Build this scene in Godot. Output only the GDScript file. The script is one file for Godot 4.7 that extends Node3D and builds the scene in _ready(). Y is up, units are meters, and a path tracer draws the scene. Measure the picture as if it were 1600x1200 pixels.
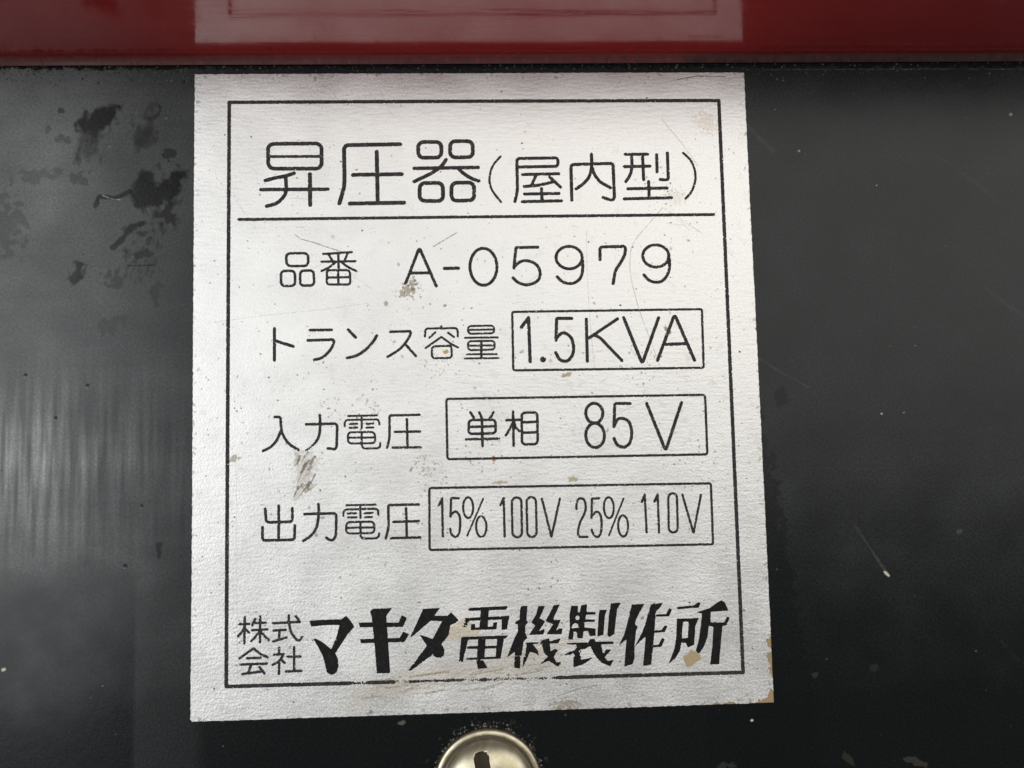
extends Node3D
# Close-up of a foil rating label on a black painted housing under a red lid. Lengths inside the builders are
# millimetres on the front of the housing (x right, y up, z out of the front, 0 at the middle of the label).

const MM := 0.001
const LABEL_LEFT := -40.6
const LABEL_TOP := 45.4
const LABEL_WIDE := 81.2
const LABEL_HIGH := 91.0
const PANEL_LEFT := -97.0
const PANEL_TOP := 60.0
const PANEL_WIDE := 200.0
const PANEL_HIGH := 145.0
const CELL := 0.08
const FOIL_TOP := 0.22

var used := {}
var wear := []
var edge_noise := FastNoiseLite.new()
var chip_noise := FastNoiseLite.new()
var patch_noise := FastNoiseLite.new()
var ink: StandardMaterial3D
var ink_bold: StandardMaterial3D
var label_root: Node3D


func _ready() -> void:
	var cam := Camera3D.new()
	cam.name = "camera"
	cam.fov = 51.282
	cam.near = 0.01
	cam.far = 20.0
	cam.transform = Transform3D(Basis(Vector3(0.99930383, -0.0199419, 0.03153043), Vector3(0.01750297, 0.99696786, 0.07582045), Vector3(-0.03294683, -0.07521579, 0.99662284)).orthonormalized(), Vector3(0.5229, -8.6708, 111.4041) * MM)
	add_child(cam)
	cam.current = true
	var env := Environment.new()
	env.background_mode = Environment.BG_COLOR
	env.background_color = Color(0.16, 0.16, 0.16).linear_to_srgb()
	env.tonemap_mode = Environment.TONE_MAPPER_LINEAR
	env.tonemap_exposure = 0.98
	env.sdfgi_enabled = true
	env.ssao_enabled = true
	env.ssil_enabled = true
	var around := WorldEnvironment.new()
	around.name = "surroundings"
	around.environment = env
	add_child(around)
	area_light("window_light", Vector3(-1.22, 0.06, 1.45), Vector2(0.92, 1.15), 1.6, Color(0.975, 0.99, 1.0))
	area_light("room_light", Vector3(0.85, 0.55, 1.5), Vector2(3.0, 1.25), 0.62, Color(1.0, 0.985, 0.96))

	for n in [[edge_noise, 11, 2.2], [chip_noise, 12, 3.6], [patch_noise, 13, 0.75]]:
		n[0].seed = n[1]
		n[0].noise_type = FastNoiseLite.TYPE_SIMPLEX_SMOOTH
		n[0].frequency = n[2]
		n[0].fractal_octaves = 3
	build_housing()
	build_label()
	build_screw()


# ---------------------------------------------------------------- helpers

func area_light(called: String, at: Vector3, size: Vector2, energy: float, tint: Color) -> void:
	var l := AreaLight3D.new()
	l.name = called
	l.area_size = size
	l.area_normalize_energy = false
	l.light_energy = energy
	l.light_color = tint
	l.shadow_enabled = true
	l.area_range = 6.0
	add_child(l)
	l.look_at_from_position(at, Vector3.ZERO, Vector3.UP)


func numbered(called: String) -> String:
	var n: int = used.get(called, 0)
	used[called] = n + 1
	return called if n == 0 else "%s_%03d" % [called, n]


func put(called: String, mesh: Mesh, m: Material, parent: Node) -> MeshInstance3D:
	var o := MeshInstance3D.new()
	o.name = numbered(called)
	o.mesh = mesh
	o.material_override = m
	parent.add_child(o, true)
	return o


func tag(o: Node, label: String, category: String) -> void:
	o.set_meta("label", label)
	o.set_meta("category", category)


func tri(st: SurfaceTool, a: Vector3, b: Vector3, c: Vector3, facing: Vector3) -> void:
	# front faces run clockwise seen from the side that FACING points to
	if (b - a).cross(c - a).dot(facing) > 0.0:
		var t := b
		b = c
		c = t
	for p in [a, b, c]:
		st.set_uv(Vector2((p.x / MM - LABEL_LEFT) / LABEL_WIDE, (LABEL_TOP - p.y / MM) / LABEL_HIGH))
		st.add_vertex(p)


func numbers(words: PackedStringArray, from: int) -> PackedVector2Array:
	var out := PackedVector2Array()
	for i in range(from, words.size() - 1, 2):
		out.append(Vector2(float(words[i]), float(words[i + 1])))
	return out


func smooth_line(p: PackedVector2Array) -> PackedVector2Array:
	var out := PackedVector2Array()
	for i in p.size() - 1:
		var a := p[maxi(i - 1, 0)]
		var b := p[i]
		var c := p[i + 1]
		var d := p[mini(i + 2, p.size() - 1)]
		for k in 8:
			out.append(b.cubic_interpolate(c, a, d, k / 8.0))
	out.append(p[p.size() - 1])
	return out


func rounded_line(p: PackedVector2Array, radius: float, closed: bool) -> PackedVector2Array:
	var out := PackedVector2Array()
	var n := p.size()
	for i in n:
		if not closed and (i == 0 or i == n - 1):
			out.append(p[i])
			continue
		var v := p[i]
		var to_a := p[(i + n - 1) % n] - v
		var to_b := p[(i + 1) % n] - v
		var a := v + to_a.normalized() * minf(radius, to_a.length() * 0.5)
		var b := v + to_b.normalized() * minf(radius, to_b.length() * 0.5)
		for k in 7:
			out.append(a.bezier_interpolate(a.lerp(v, 0.56), b.lerp(v, 0.56), b, k / 6.0))
	if closed:
		out.append(out[0])
	return out


# A printed sign: strokes and filled shapes become a distance field on a fine grid, worn and roughened by noise, and
# the field's outline becomes one flat mesh of ink that lies on the foil.
func glyph(parent: Node, source: String, called := "character", m: Material = null) -> MeshInstance3D:
	var strokes := []
	var fills := []
	var holes := []
	var half := 0.2
	for part in source.split(" ; "):
		var w := part.split(" ", false)
		match w[0]:
			"w":
				half = float(w[1]) * 0.5 + 0.022
			"l":
				strokes.append([numbers(w, 1), half])
			"s":
				strokes.append([smooth_line(numbers(w, 1)), half])
			"c":
				strokes.append([rounded_line(numbers(w, 2), float(w[1]), false), half])
			"r":
				strokes.append([rounded_line(numbers(w, 2), float(w[1]), true), half])
			"o":
				var ring := PackedVector2Array()
				for k in 41:
					ring.append(Vector2(float(w[1]) + float(w[3]) * cos(TAU * k / 40.0), float(w[2]) + float(w[4]) * sin(TAU * k / 40.0)))
				strokes.append([ring, half])
			"f":
				fills.append(numbers(w, 1))
			"h":
				holes.append(numbers(w, 1))
	var box := Rect2()
	var first := true
	for s in strokes:
		for p in s[0]:
			var r := Rect2(p, Vector2.ZERO).grow(s[1])
			box = r if first else box.merge(r)
			first = false
	for f in fills:
		for p in f:
			box = Rect2(p, Vector2.ZERO) if first else box.expand(p)
			first = false
	box = box.grow(0.3)
	var nx := int(box.size.x / CELL) + 2
	var ny := int(box.size.y / CELL) + 2
	var at := box.position
	var field := PackedFloat32Array()
	field.resize(nx * ny)
	field.fill(0.5)
	for s in strokes:
		var line: PackedVector2Array = s[0]
		var hw: float = s[1]
		for i in line.size() - 1:
			var a := line[i]
			var b := line[i + 1]
			var ab := b - a
			var len2 := maxf(ab.length_squared(), 1e-9)
			var near := hw + 0.2
			var x0 := maxi(0, int((minf(a.x, b.x) - near - at.x) / CELL))
			var x1 := mini(nx - 1, int((maxf(a.x, b.x) + near - at.x) / CELL) + 1)
			var y0 := maxi(0, int((minf(a.y, b.y) - near - at.y) / CELL))
			var y1 := mini(ny - 1, int((maxf(a.y, b.y) + near - at.y) / CELL) + 1)
			for y in range(y0, y1 + 1):
				for x in range(x0, x1 + 1):
					var p := at + Vector2(x, y) * CELL
					var t := clampf((p - a).dot(ab) / len2, 0.0, 1.0)
					var d := p.distance_to(a + ab * t) - hw
					var k := y * nx + x
					if d < field[k]:
						field[k] = d
	for f in fills:
		distance_to_shape(f, field, nx, ny, at, false)
	for h in holes:
		distance_to_shape(h, field, nx, ny, at, true)
	var bold := not fills.is_empty()
	for y in ny:
		for x in nx:
			var k := y * nx + x
			if field[k] < 0.3:
				var p := at + Vector2(x, y) * CELL
				var d := field[k] + (0.03 if bold else 0.04) * edge_noise.get_noise_2d(p.x, p.y)
				var chip := chip_noise.get_noise_2d(p.x, p.y)
				if chip > 0.46:
					d += (chip - 0.46) * (1.0 if bold else 1.5)
				for spot in wear:
					var q: float = 1.0 - p.distance_to(Vector2(spot[0], spot[1])) / spot[2]
					if q > 0.0:
						d += spot[3] * minf(q * 2.0, 1.0) * (0.45 + 0.9 * chip + 0.5 * patch_noise.get_noise_2d(p.x, p.y))
				field[k] = d
	var st := SurfaceTool.new()
	st.begin(Mesh.PRIMITIVE_TRIANGLES)
	st.set_normal(Vector3.BACK)
	var z := FOIL_TOP + 0.018
	var corner := [Vector2(0, 0), Vector2(1, 0), Vector2(1, 1), Vector2(0, 1)]
	for y in ny - 1:
		for x in nx - 1:
			var k := y * nx + x
			var v := [field[k], field[k + 1], field[k + nx + 1], field[k + nx]]
			if v[0] >= 0.0 and v[1] >= 0.0 and v[2] >= 0.0 and v[3] >= 0.0:
				continue
			var ring := []
			for i in 4:
				var j := (i + 1) % 4
				if v[i] < 0.0:
					ring.append(corner[i])
				if (v[i] < 0.0) != (v[j] < 0.0):
					ring.append(corner[i].lerp(corner[j], v[i] / (v[i] - v[j])))
			for i in range(1, ring.size() - 1):
				var p := []
				for c in [ring[0], ring[i], ring[i + 1]]:
					var q: Vector2 = at + (Vector2(x, y) + c) * CELL
					p.append(Vector3(q.x, q.y, z) * MM)
				var thin := patch_noise.get_noise_2d(p[0].x / MM * 1.3 + 70.0, p[0].y / MM * 1.3) * 0.8 + edge_noise.get_noise_2d(p[0].x / MM * 1.6, p[0].y / MM * 1.6 + 40.0)
				var tone := (0.006 + 0.02 * maxf(0.0, thin - 0.1)) if bold else (0.021 + 0.045 * maxf(0.0, thin + 0.15))
				st.set_color(Color(tone * 1.1, tone * 0.95, tone * 1.0))
				tri(st, p[0], p[1], p[2], Vector3.BACK)
	st.index()
	return put(called, st.commit(), m if m else (ink if fills.is_empty() else ink_bold), parent)


func distance_to_shape(f: PackedVector2Array, field: PackedFloat32Array, nx: int, ny: int, at: Vector2, cut: bool) -> void:
	var box := Rect2(f[0], Vector2.ZERO)
	for p in f:
		box = box.expand(p)
	box = box.grow(0.25)
	var x0 := maxi(0, int((box.position.x - at.x) / CELL))
	var x1 := mini(nx - 1, int((box.end.x - at.x) / CELL) + 1)
	var y0 := maxi(0, int((box.position.y - at.y) / CELL))
	var y1 := mini(ny - 1, int((box.end.y - at.y) / CELL) + 1)
	for y in range(y0, y1 + 1):
		for x in range(x0, x1 + 1):
			var p := at + Vector2(x, y) * CELL
			var best := 9.0
			var inside := false
			var j := f.size() - 1
			for i in f.size():
				var a := f[j]
				var b := f[i]
				j = i
				var ab := b - a
				var t := clampf((p - a).dot(ab) / maxf(ab.length_squared(), 1e-9), 0.0, 1.0)
				best = minf(best, p.distance_squared_to(a + ab * t))
				if (a.y > p.y) != (b.y > p.y) and p.x < a.x + ab.x * (p.y - a.y) / ab.y:
					inside = not inside
			var d := sqrt(best)
			if inside:
				d = -d
			var k := y * nx + x
			field[k] = maxf(field[k], -d) if cut else minf(field[k], d)


# ---------------------------------------------------------------- computed surfaces

class Sheet:
	# colour (RGB), height and roughness of one surface, in bytes
	var w: int
	var h: int
	var left: float
	var top: float
	var scale: float
	var color := PackedByteArray()
	var height := PackedByteArray()
	var rough := PackedByteArray()
	var grain := PackedByteArray()

	func dab(x: float, y: float, rx: float, ry: float, turn: float, tint: Color, amount: float, ragged: float, deep := 0, rougher := 0) -> void:
		# a spot in millimetres with an edge broken by the grain
		var r := maxf(rx, ry) * 1.5
		var x0 := clampi(int((x - r - left) * scale), 0, w - 1)
		var x1 := clampi(int((x + r - left) * scale) + 1, 0, w - 1)
		var y0 := clampi(int((top - y - r) * scale), 0, h - 1)
		var y1 := clampi(int((top - y + r) * scale) + 1, 0, h - 1)
		var c := cos(turn)
		var s := sin(turn)
		for v in range(y0, y1 + 1):
			for u in range(x0, x1 + 1):
				var dx := left + (u + 0.5) / scale - x
				var dy := top - (v + 0.5) / scale - y
				var q := Vector2((dx * c + dy * s) / rx, (dy * c - dx * s) / ry).length()
				var k := v * w + u
				q += (grain[k] / 255.0 - 0.5) * 2.0 * ragged
				if q < 1.0:
					mix(k, tint, amount * minf(1.0, (1.0 - q) * 4.0), deep, rougher)

	func mix(k: int, tint: Color, a: float, deep: int, rougher: int) -> void:
		color[k * 3] = int(lerpf(color[k * 3], tint.r8, a))
		color[k * 3 + 1] = int(lerpf(color[k * 3 + 1], tint.g8, a))
		color[k * 3 + 2] = int(lerpf(color[k * 3 + 2], tint.b8, a))
		if deep:
			height[k] = clampi(height[k] + int(deep * a), 0, 255)
		if rougher:
			rough[k] = clampi(rough[k] + int(rougher * a), 0, 255)

	func patch(outline: PackedVector2Array, tint: Color, amount: float, soft: float, ragged: float, deep := 0, rougher := 0) -> void:
		# a filled outline in millimetres, its edge soft and ragged
		var box := Rect2(outline[0], Vector2.ZERO)
		for p in outline:
			box = box.expand(p)
		box = box.grow(soft + ragged)
		var x0 := clampi(int((box.position.x - left) * scale), 0, w - 1)
		var x1 := clampi(int((box.end.x - left) * scale) + 1, 0, w - 1)
		var y0 := clampi(int((top - box.end.y) * scale), 0, h - 1)
		var y1 := clampi(int((top - box.position.y) * scale) + 1, 0, h - 1)
		for v in range(y0, y1 + 1):
			for u in range(x0, x1 + 1):
				var p := Vector2(left + (u + 0.5) / scale, top - (v + 0.5) / scale)
				var best := 99.0
				for i in outline.size():
					var a := outline[i]
					var ab := outline[(i + 1) % outline.size()] - a
					var t := clampf((p - a).dot(ab) / maxf(ab.length_squared(), 1e-9), 0.0, 1.0)
					best = minf(best, p.distance_to(a + ab * t))
				if Geometry2D.is_point_in_polygon(p, outline):
					best = -best
				var k := v * w + u
				best += (grain[k] / 255.0 - 0.5) * 2.0 * ragged
				if best < soft:
					mix(k, tint, amount * clampf((soft - best) / (2.0 * soft), 0.0, 1.0), deep, rougher)

	func scratch(line: PackedVector2Array, wide: float, tint: Color, amount: float, deep: int, rougher := 0) -> void:
		for i in line.size() - 1:
			var steps := int(line[i].distance_to(line[i + 1]) * scale) + 1
			for k in steps:
				var p := line[i].lerp(line[i + 1], k / float(steps))
				dab(p.x, p.y, wide, wide, 0.0, tint, amount, 0.5, deep, rougher)

	func texture_of(bytes: PackedByteArray, format: Image.Format) -> ImageTexture:
		var im := Image.create_from_data(w, h, false, format, bytes)
		im.generate_mipmaps()
		return ImageTexture.create_from_image(im)


func noise_bytes(w: int, h: int, frequency: float, octaves: int, seed_number: int, stretch_x := 1, stretch_y := 1) -> PackedByteArray:
	var n := FastNoiseLite.new()
	n.seed = seed_number
	n.noise_type = FastNoiseLite.TYPE_SIMPLEX_SMOOTH
	n.frequency = frequency
	n.fractal_octaves = octaves
	var im := n.get_image(w / stretch_x, h / stretch_y, false, false, true)
	if stretch_x > 1 or stretch_y > 1:
		im.resize(w, h, Image.INTERPOLATE_CUBIC)
	im.convert(Image.FORMAT_L8)
	return im.get_data()


func line_of(text: String) -> PackedVector2Array:
	return numbers(text.split(" ", false), 0)


func skinned(s: Sheet, relief: float) -> StandardMaterial3D:
	var m := StandardMaterial3D.new()
	m.albedo_texture = s.texture_of(s.color, Image.FORMAT_RGB8)
	m.roughness = 1.0
	m.roughness_texture = s.texture_of(s.rough, Image.FORMAT_L8)
	m.roughness_texture_channel = BaseMaterial3D.TEXTURE_CHANNEL_RED
	m.heightmap_enabled = true
	m.heightmap_texture = s.texture_of(s.height, Image.FORMAT_L8)
	m.heightmap_scale = relief
	m.texture_repeat = false
	return m


func foil_surface() -> StandardMaterial3D:
	var s := Sheet.new()
	s.scale = 16.0
	s.left = LABEL_LEFT
	s.top = LABEL_TOP
	s.w = int(LABEL_WIDE * s.scale)
	s.h = int(LABEL_HIGH * s.scale)
	var n := s.w * s.h
	var fine := noise_bytes(s.w, s.h, 0.16, 2, 21)
	var lumps := noise_bytes(s.w, s.h, 0.055, 3, 22)
	var streaks := noise_bytes(s.w, s.h, 0.10, 2, 23, 5, 1)
	var cloud := noise_bytes(s.w, s.h, 0.006, 4, 24)
	var dirt := noise_bytes(s.w, s.h, 0.02, 4, 25)
	s.grain = noise_bytes(s.w, s.h, 0.09, 3, 26)
	s.color.resize(n * 3)
	s.height.resize(n)
	s.rough.resize(n)
	for v in s.h:
		var low := clampf((v / float(s.h) - 0.25) * 1.6, 0.0, 1.0)
		for u in s.w:
			var k := v * s.w + u
			var g := 226.0 + (cloud[k] - 128) * 0.08 + (fine[k] - 128) * 0.08
			var soil := maxf(0.0, (dirt[k] - 178) / 90.0) * (0.2 + low * 0.5) * (0.5 + fine[k] / 255.0)
			s.color[k * 3] = clampi(int(g - soil * 26.0), 0, 255)
			s.color[k * 3 + 1] = clampi(int(g - 0.5 - soil * 30.0), 0, 255)
			s.color[k * 3 + 2] = clampi(int(g - 2.0 - soil * 38.0), 0, 255)
			s.height[k] = clampi(int(128.0 + ((lumps[k] - 128) * 0.22 * (0.5 + low * 0.7) + (fine[k] - 128) * 0.34 * (0.6 + low * 0.7)) * (0.5 + cloud[k] / 220.0) + (streaks[k] - 128) * 0.32), 0, 255)
			s.rough[k] = clampi(int(122.0 + (cloud[k] - 128) * 0.12 + (fine[k] - 128) * 0.2 + soil * 50.0), 0, 255)
	var rng := RandomNumberGenerator.new()
	rng.seed = 5
	var dark := Color8(70, 62, 54)
	var brown := Color8(128, 108, 84)
	for i in 1500:
		var x := rng.randf_range(-39.0, 38.5)
		var y := 44.0 - 88.0 * pow(rng.randf(), 0.8)
		var r := 0.05 + 0.09 * pow(rng.randf(), 3.0)
		s.dab(x, y, r, r * rng.randf_range(0.7, 1.5), rng.randf() * 3.0, brown if rng.randf() < 0.35 else dark, rng.randf_range(0.25, 0.8), 0.3, -30)
	for i in 90:
		var x := rng.randf_range(-36.0, 36.0)
		var y := rng.randf_range(-36.0, 30.0)
		var r := rng.randf_range(0.12, 0.3)
		s.dab(x, y, r, r * rng.randf_range(0.5, 1.0), rng.randf() * 3.0, brown, rng.randf_range(0.2, 0.5), 0.7, -12)
	for i in 70:   # fine scratches
		var a := Vector2(rng.randf_range(-38.0, 38.0), rng.randf_range(-42.0, 43.0))
		var b := a + Vector2.from_angle(rng.randf_range(-1.2, 0.9)) * rng.randf_range(0.8, 5.0)
		s.scratch(PackedVector2Array([a, (a + b) * 0.5 + Vector2(rng.randf_range(-0.2, 0.2), rng.randf_range(-0.2, 0.2)), b]), 0.05, Color8(160, 156, 150), rng.randf_range(0.15, 0.4), -25)
	for line in ["-25.78 21.28 -25.07 20.63 -23.28 20.15 -21.05 19.31 -19.27 18.74", "-6.52 19.31 -5.16 20.12 -3.15 21.30"]:
		s.scratch(line_of(line), 0.06, Color8(120, 115, 108), 0.7, -60)
	s.scratch(smooth_line(line_of("26.22 24.59 23.16 21.18 22.11 19.89 21.42 18.33 21.24 15.38 21.70 12.62 22.51 9.40 23.75 5.73 24.99 1.90")), 0.07, Color8(176, 172, 166), 0.5, -55)
	s.scratch(line_of("15.21 21.46 15.12 15.00 15.27 10.42 15.44 6.77 15.84 1.52"), 0.05, Color8(168, 164, 158), 0.4, -25)
	s.scratch(line_of("26.4 24.4 28.5 23.0 32.0 20.6"), 0.06, Color8(176, 170, 160), 0.35, -40)
	s.scratch(line_of("26.5 37.6 29.3 34.0 31.5 30.6"), 0.09, Color8(196, 192, 186), 0.4, -50)
	s.scratch(line_of("-33.8 -9.0 -33.6 -26.0 -33.4 -39.5"), 0.05, Color8(190, 186, 178), 0.45, -25)
	s.scratch(line_of("14.6 -6.4 20.0 -4.2 25.6 -1.8"), 0.05, Color8(170, 166, 156), 0.4, -20)
	s.scratch(line_of("-37.0 9.0 -30.0 9.9 -22.0 10.6 -15.6 11.4"), 0.04, Color8(160, 156, 150), 0.4, -20)
	s.scratch(line_of("-17.5 42.0 -16.2 42.6"), 0.07, Color8(235, 235, 232), 0.5, 40)
	s.scratch(line_of("29.0 43.5 32.0 44.0 36.0 43.9"), 0.1, Color8(150, 146, 140), 0.5, -70)
	s.scratch(line_of("9.5 -42.9 12.5 -42.0 15.0 -41.6"), 0.12, Color8(168, 166, 170), 0.3, -70)
	for i in 9:   # rubbed diagonal scratches round the second box
		var a := Vector2(-1.0 + i * 2.3 + rng.randf(), -1.4)
		s.scratch(PackedVector2Array([a, a + Vector2(rng.randf_range(2.5, 5.0), rng.randf_range(-9.0, -6.0))]), 0.045, Color8(176, 172, 162), 0.3, -18)
	# grey smear under the third line, brown rub marks, and the rubbed tan band at the foot
	s.patch(line_of("-26.0 -8.9 -23.8 -9.2 -22.6 -10.6 -23.6 -12.8 -25.2 -15.6 -25.9 -15.8 -25.7 -12.2"), Color8(140, 132, 120), 0.26, 0.5, 1.2, 0, 20)
	for i in 34:
		var a := Vector2(rng.randf_range(-26.0, -23.6), rng.randf_range(-15.4, -9.2))
		s.scratch(PackedVector2Array([a, a + Vector2(rng.randf_range(0.3, 0.9), rng.randf_range(0.6, 1.6))]), rng.randf_range(0.06, 0.2), Color8(126, 116, 102), rng.randf_range(0.1, 0.35), -12)
	for c in [[-16.4, -4.0, 2.6, 70], [-8.4, -11.2, 1.9, 60], [-21.0, -3.5, 2.0, 30], [-5.4, 2.6, 2.6, 40], [9.0, -31.0, 4.0, 40], [-31.0, -33.0, 3.0, 50], [29.0, -12.0, 4.0, 30], [-6.0, -14.0, 3.0, 40], [0.0, -10.0, 3.0, 30], [26.0, 27.0, 3.5, 40], [-9.5, 13.2, 1.6, 50], [22.0, 2.0, 3.0, 40]]:
		for i in int(c[3]):   # clusters of brown and grey specks
			var d: Vector2 = Vector2.from_angle(rng.randf() * TAU) * c[2] * sqrt(rng.randf())
			s.dab(c[0] + d.x, c[1] + d.y, rng.randf_range(0.05, 0.22), rng.randf_range(0.05, 0.16), rng.randf() * 3.0, brown if rng.randf() < 0.6 else dark, rng.randf_range(0.15, 0.5), 0.6, -14)
	s.patch(line_of("-17.4 -41.0 -12.0 -38.9 -5.2 -37.9 3.5 -38.2 9.0 -37.2 11.5 -38.9 5.0 -40.0 -6.0 -40.4 -12.0 -42.4 -19.0 -43.4"), Color8(196, 184, 166), 0.4, 1.0, 1.0, 0, 20)
	for i in 26:   # the band is rubbed lengthways
		var x := rng.randf_range(-17.0, 6.0)
		var y := -39.4 + (x - 6.0) * 0.1 + rng.randf_range(-1.5, 1.3)
		s.scratch(PackedVector2Array([Vector2(x, y), Vector2(x + rng.randf_range(2.0, 6.0), y + rng.randf_range(0.2, 0.7))]), rng.randf_range(0.06, 0.16), Color8(160, 142, 118), rng.randf_range(0.08, 0.22), -10)
	s.patch(line_of("2.0 -36.6 9.0 -35.6 13.4 -34.6 12.8 -35.8 8.0 -37.4 2.0 -38.6"), Color8(200, 188, 168), 0.4, 0.6, 0.8)
	for i in 260:   # grime along the edges
		var along := rng.randf()
		var off := 0.7 * pow(rng.randf(), 2.0)
		var p: Vector2 = [Vector2(-39.8 + off, 44.5 - 89.0 * along), Vector2(39.0 - off, 44.4 - 89.0 * along), Vector2(-39.5 + 78.5 * along, -44.7 + off), Vector2(-39.5 + 78.5 * along, 44.5 - off)][rng.randi() % 4]
		s.dab(p.x, p.y, rng.randf_range(0.08, 0.4), rng.randf_range(0.08, 0.3), rng.randf() * 3.0, Color8(132, 120, 104), rng.randf_range(0.1, 0.45), 0.7, -15)
	s.patch(line_of("-5.4 -33.6 -3.0 -32.0 -1.5 -33.0 -0.4 -34.8 -3.0 -35.0 -5.8 -35.0"), Color8(216, 206, 190), 0.9, 0.12, 0.25, 60)
	s.dab(-5.4, -34.3, 0.5, 0.3, 0.4, Color8(196, 120, 100), 0.6, 0.5)
	s.dab(-10.3, 13.0, 1.3, 0.8, 0.2, Color8(112, 98, 78), 0.5, 1.1, -40)
	s.dab(-9.5, 14.2, 0.6, 0.9, 0.2, Color8(112, 100, 84), 0.45, 1.0, -30)
	s.dab(-5.0, 10.9, 0.32, 0.25, 0.2, brown, 0.7, 0.6)
	s.dab(-4.9, 4.4, 0.45, 0.3, 0.0, Color8(168, 134, 76), 0.8, 0.4)
	s.dab(-13.2, 11.3, 0.38, 0.38, 0.0, Color8(150, 134, 108), 0.7, 0.3)
	s.dab(26.3, 7.0, 0.8, 0.3, -0.9, Color8(110, 104, 72), 0.7, 0.7)
	s.dab(11.9, 0.9, 0.9, 0.35, 0.1, Color8(140, 122, 104), 0.7, 0.6)
	s.dab(2.2, -13.9, 0.9, 0.3, 0.1, Color8(160, 146, 112), 0.6, 0.6)
	s.dab(12.4, -13.6, 0.9, 0.35, 0.0, Color8(156, 140, 104), 0.6, 0.7)
	s.dab(1.4, -10.7, 0.28, 0.4, 0.2, Color8(150, 84, 70), 0.6, 0.4)
	s.dab(-34.2, -9.9, 0.9, 0.5, 0.3, Color8(140, 132, 112), 0.6, 0.6)
	s.dab(33.0, 37.0, 2.0, 1.4, -0.6, Color8(196, 184, 168), 0.35, 1.0)
	s.dab(28.3, 26.2, 1.5, 1.0, -0.6, Color8(196, 186, 172), 0.3, 1.0)
	s.dab(10.6, -43.9, 2.0, 0.75, 0.0, Color8(160, 148, 130), 0.55, 0.9)
	s.dab(5.8, -43.4, 1.0, 1.2, 0.0, Color8(200, 194, 184), 0.4, 0.6, 40)
	for i in 26:   # crumpled foil near the foot and the right edge
		var x := rng.randf_range(-38.0, 38.0)
		s.dab(x, rng.randf_range(-44.0, -41.0), rng.randf_range(0.5, 1.6), rng.randf_range(0.3, 0.7), rng.randf_range(-0.6, 0.6), Color8(214, 212, 208), 0.3, 0.6, rng.randi_range(-60, 60))
	for i in 22:
		s.dab(rng.randf_range(35.6, 38.6), rng.randf_range(-42.0, 43.0), rng.randf_range(0.3, 0.8), rng.randf_range(0.5, 1.6), rng.randf_range(-0.6, 0.6), Color8(216, 214, 210), 0.3, 0.6, rng.randi_range(-60, 60))
	var m := skinned(s, 0.0046)
	m.metallic = 0.78
	# the ink follows the same relief and is speckled where it has worn thin
	ink = StandardMaterial3D.new()
	ink.vertex_color_use_as_albedo = true
	ink.roughness = 0.6
	ink.metallic_specular = 0.32
	ink.heightmap_enabled = true
	ink.heightmap_texture = m.heightmap_texture
	ink.heightmap_scale = 0.0046
	ink.texture_repeat = false
	ink_bold = ink.duplicate()
	return m


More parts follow.
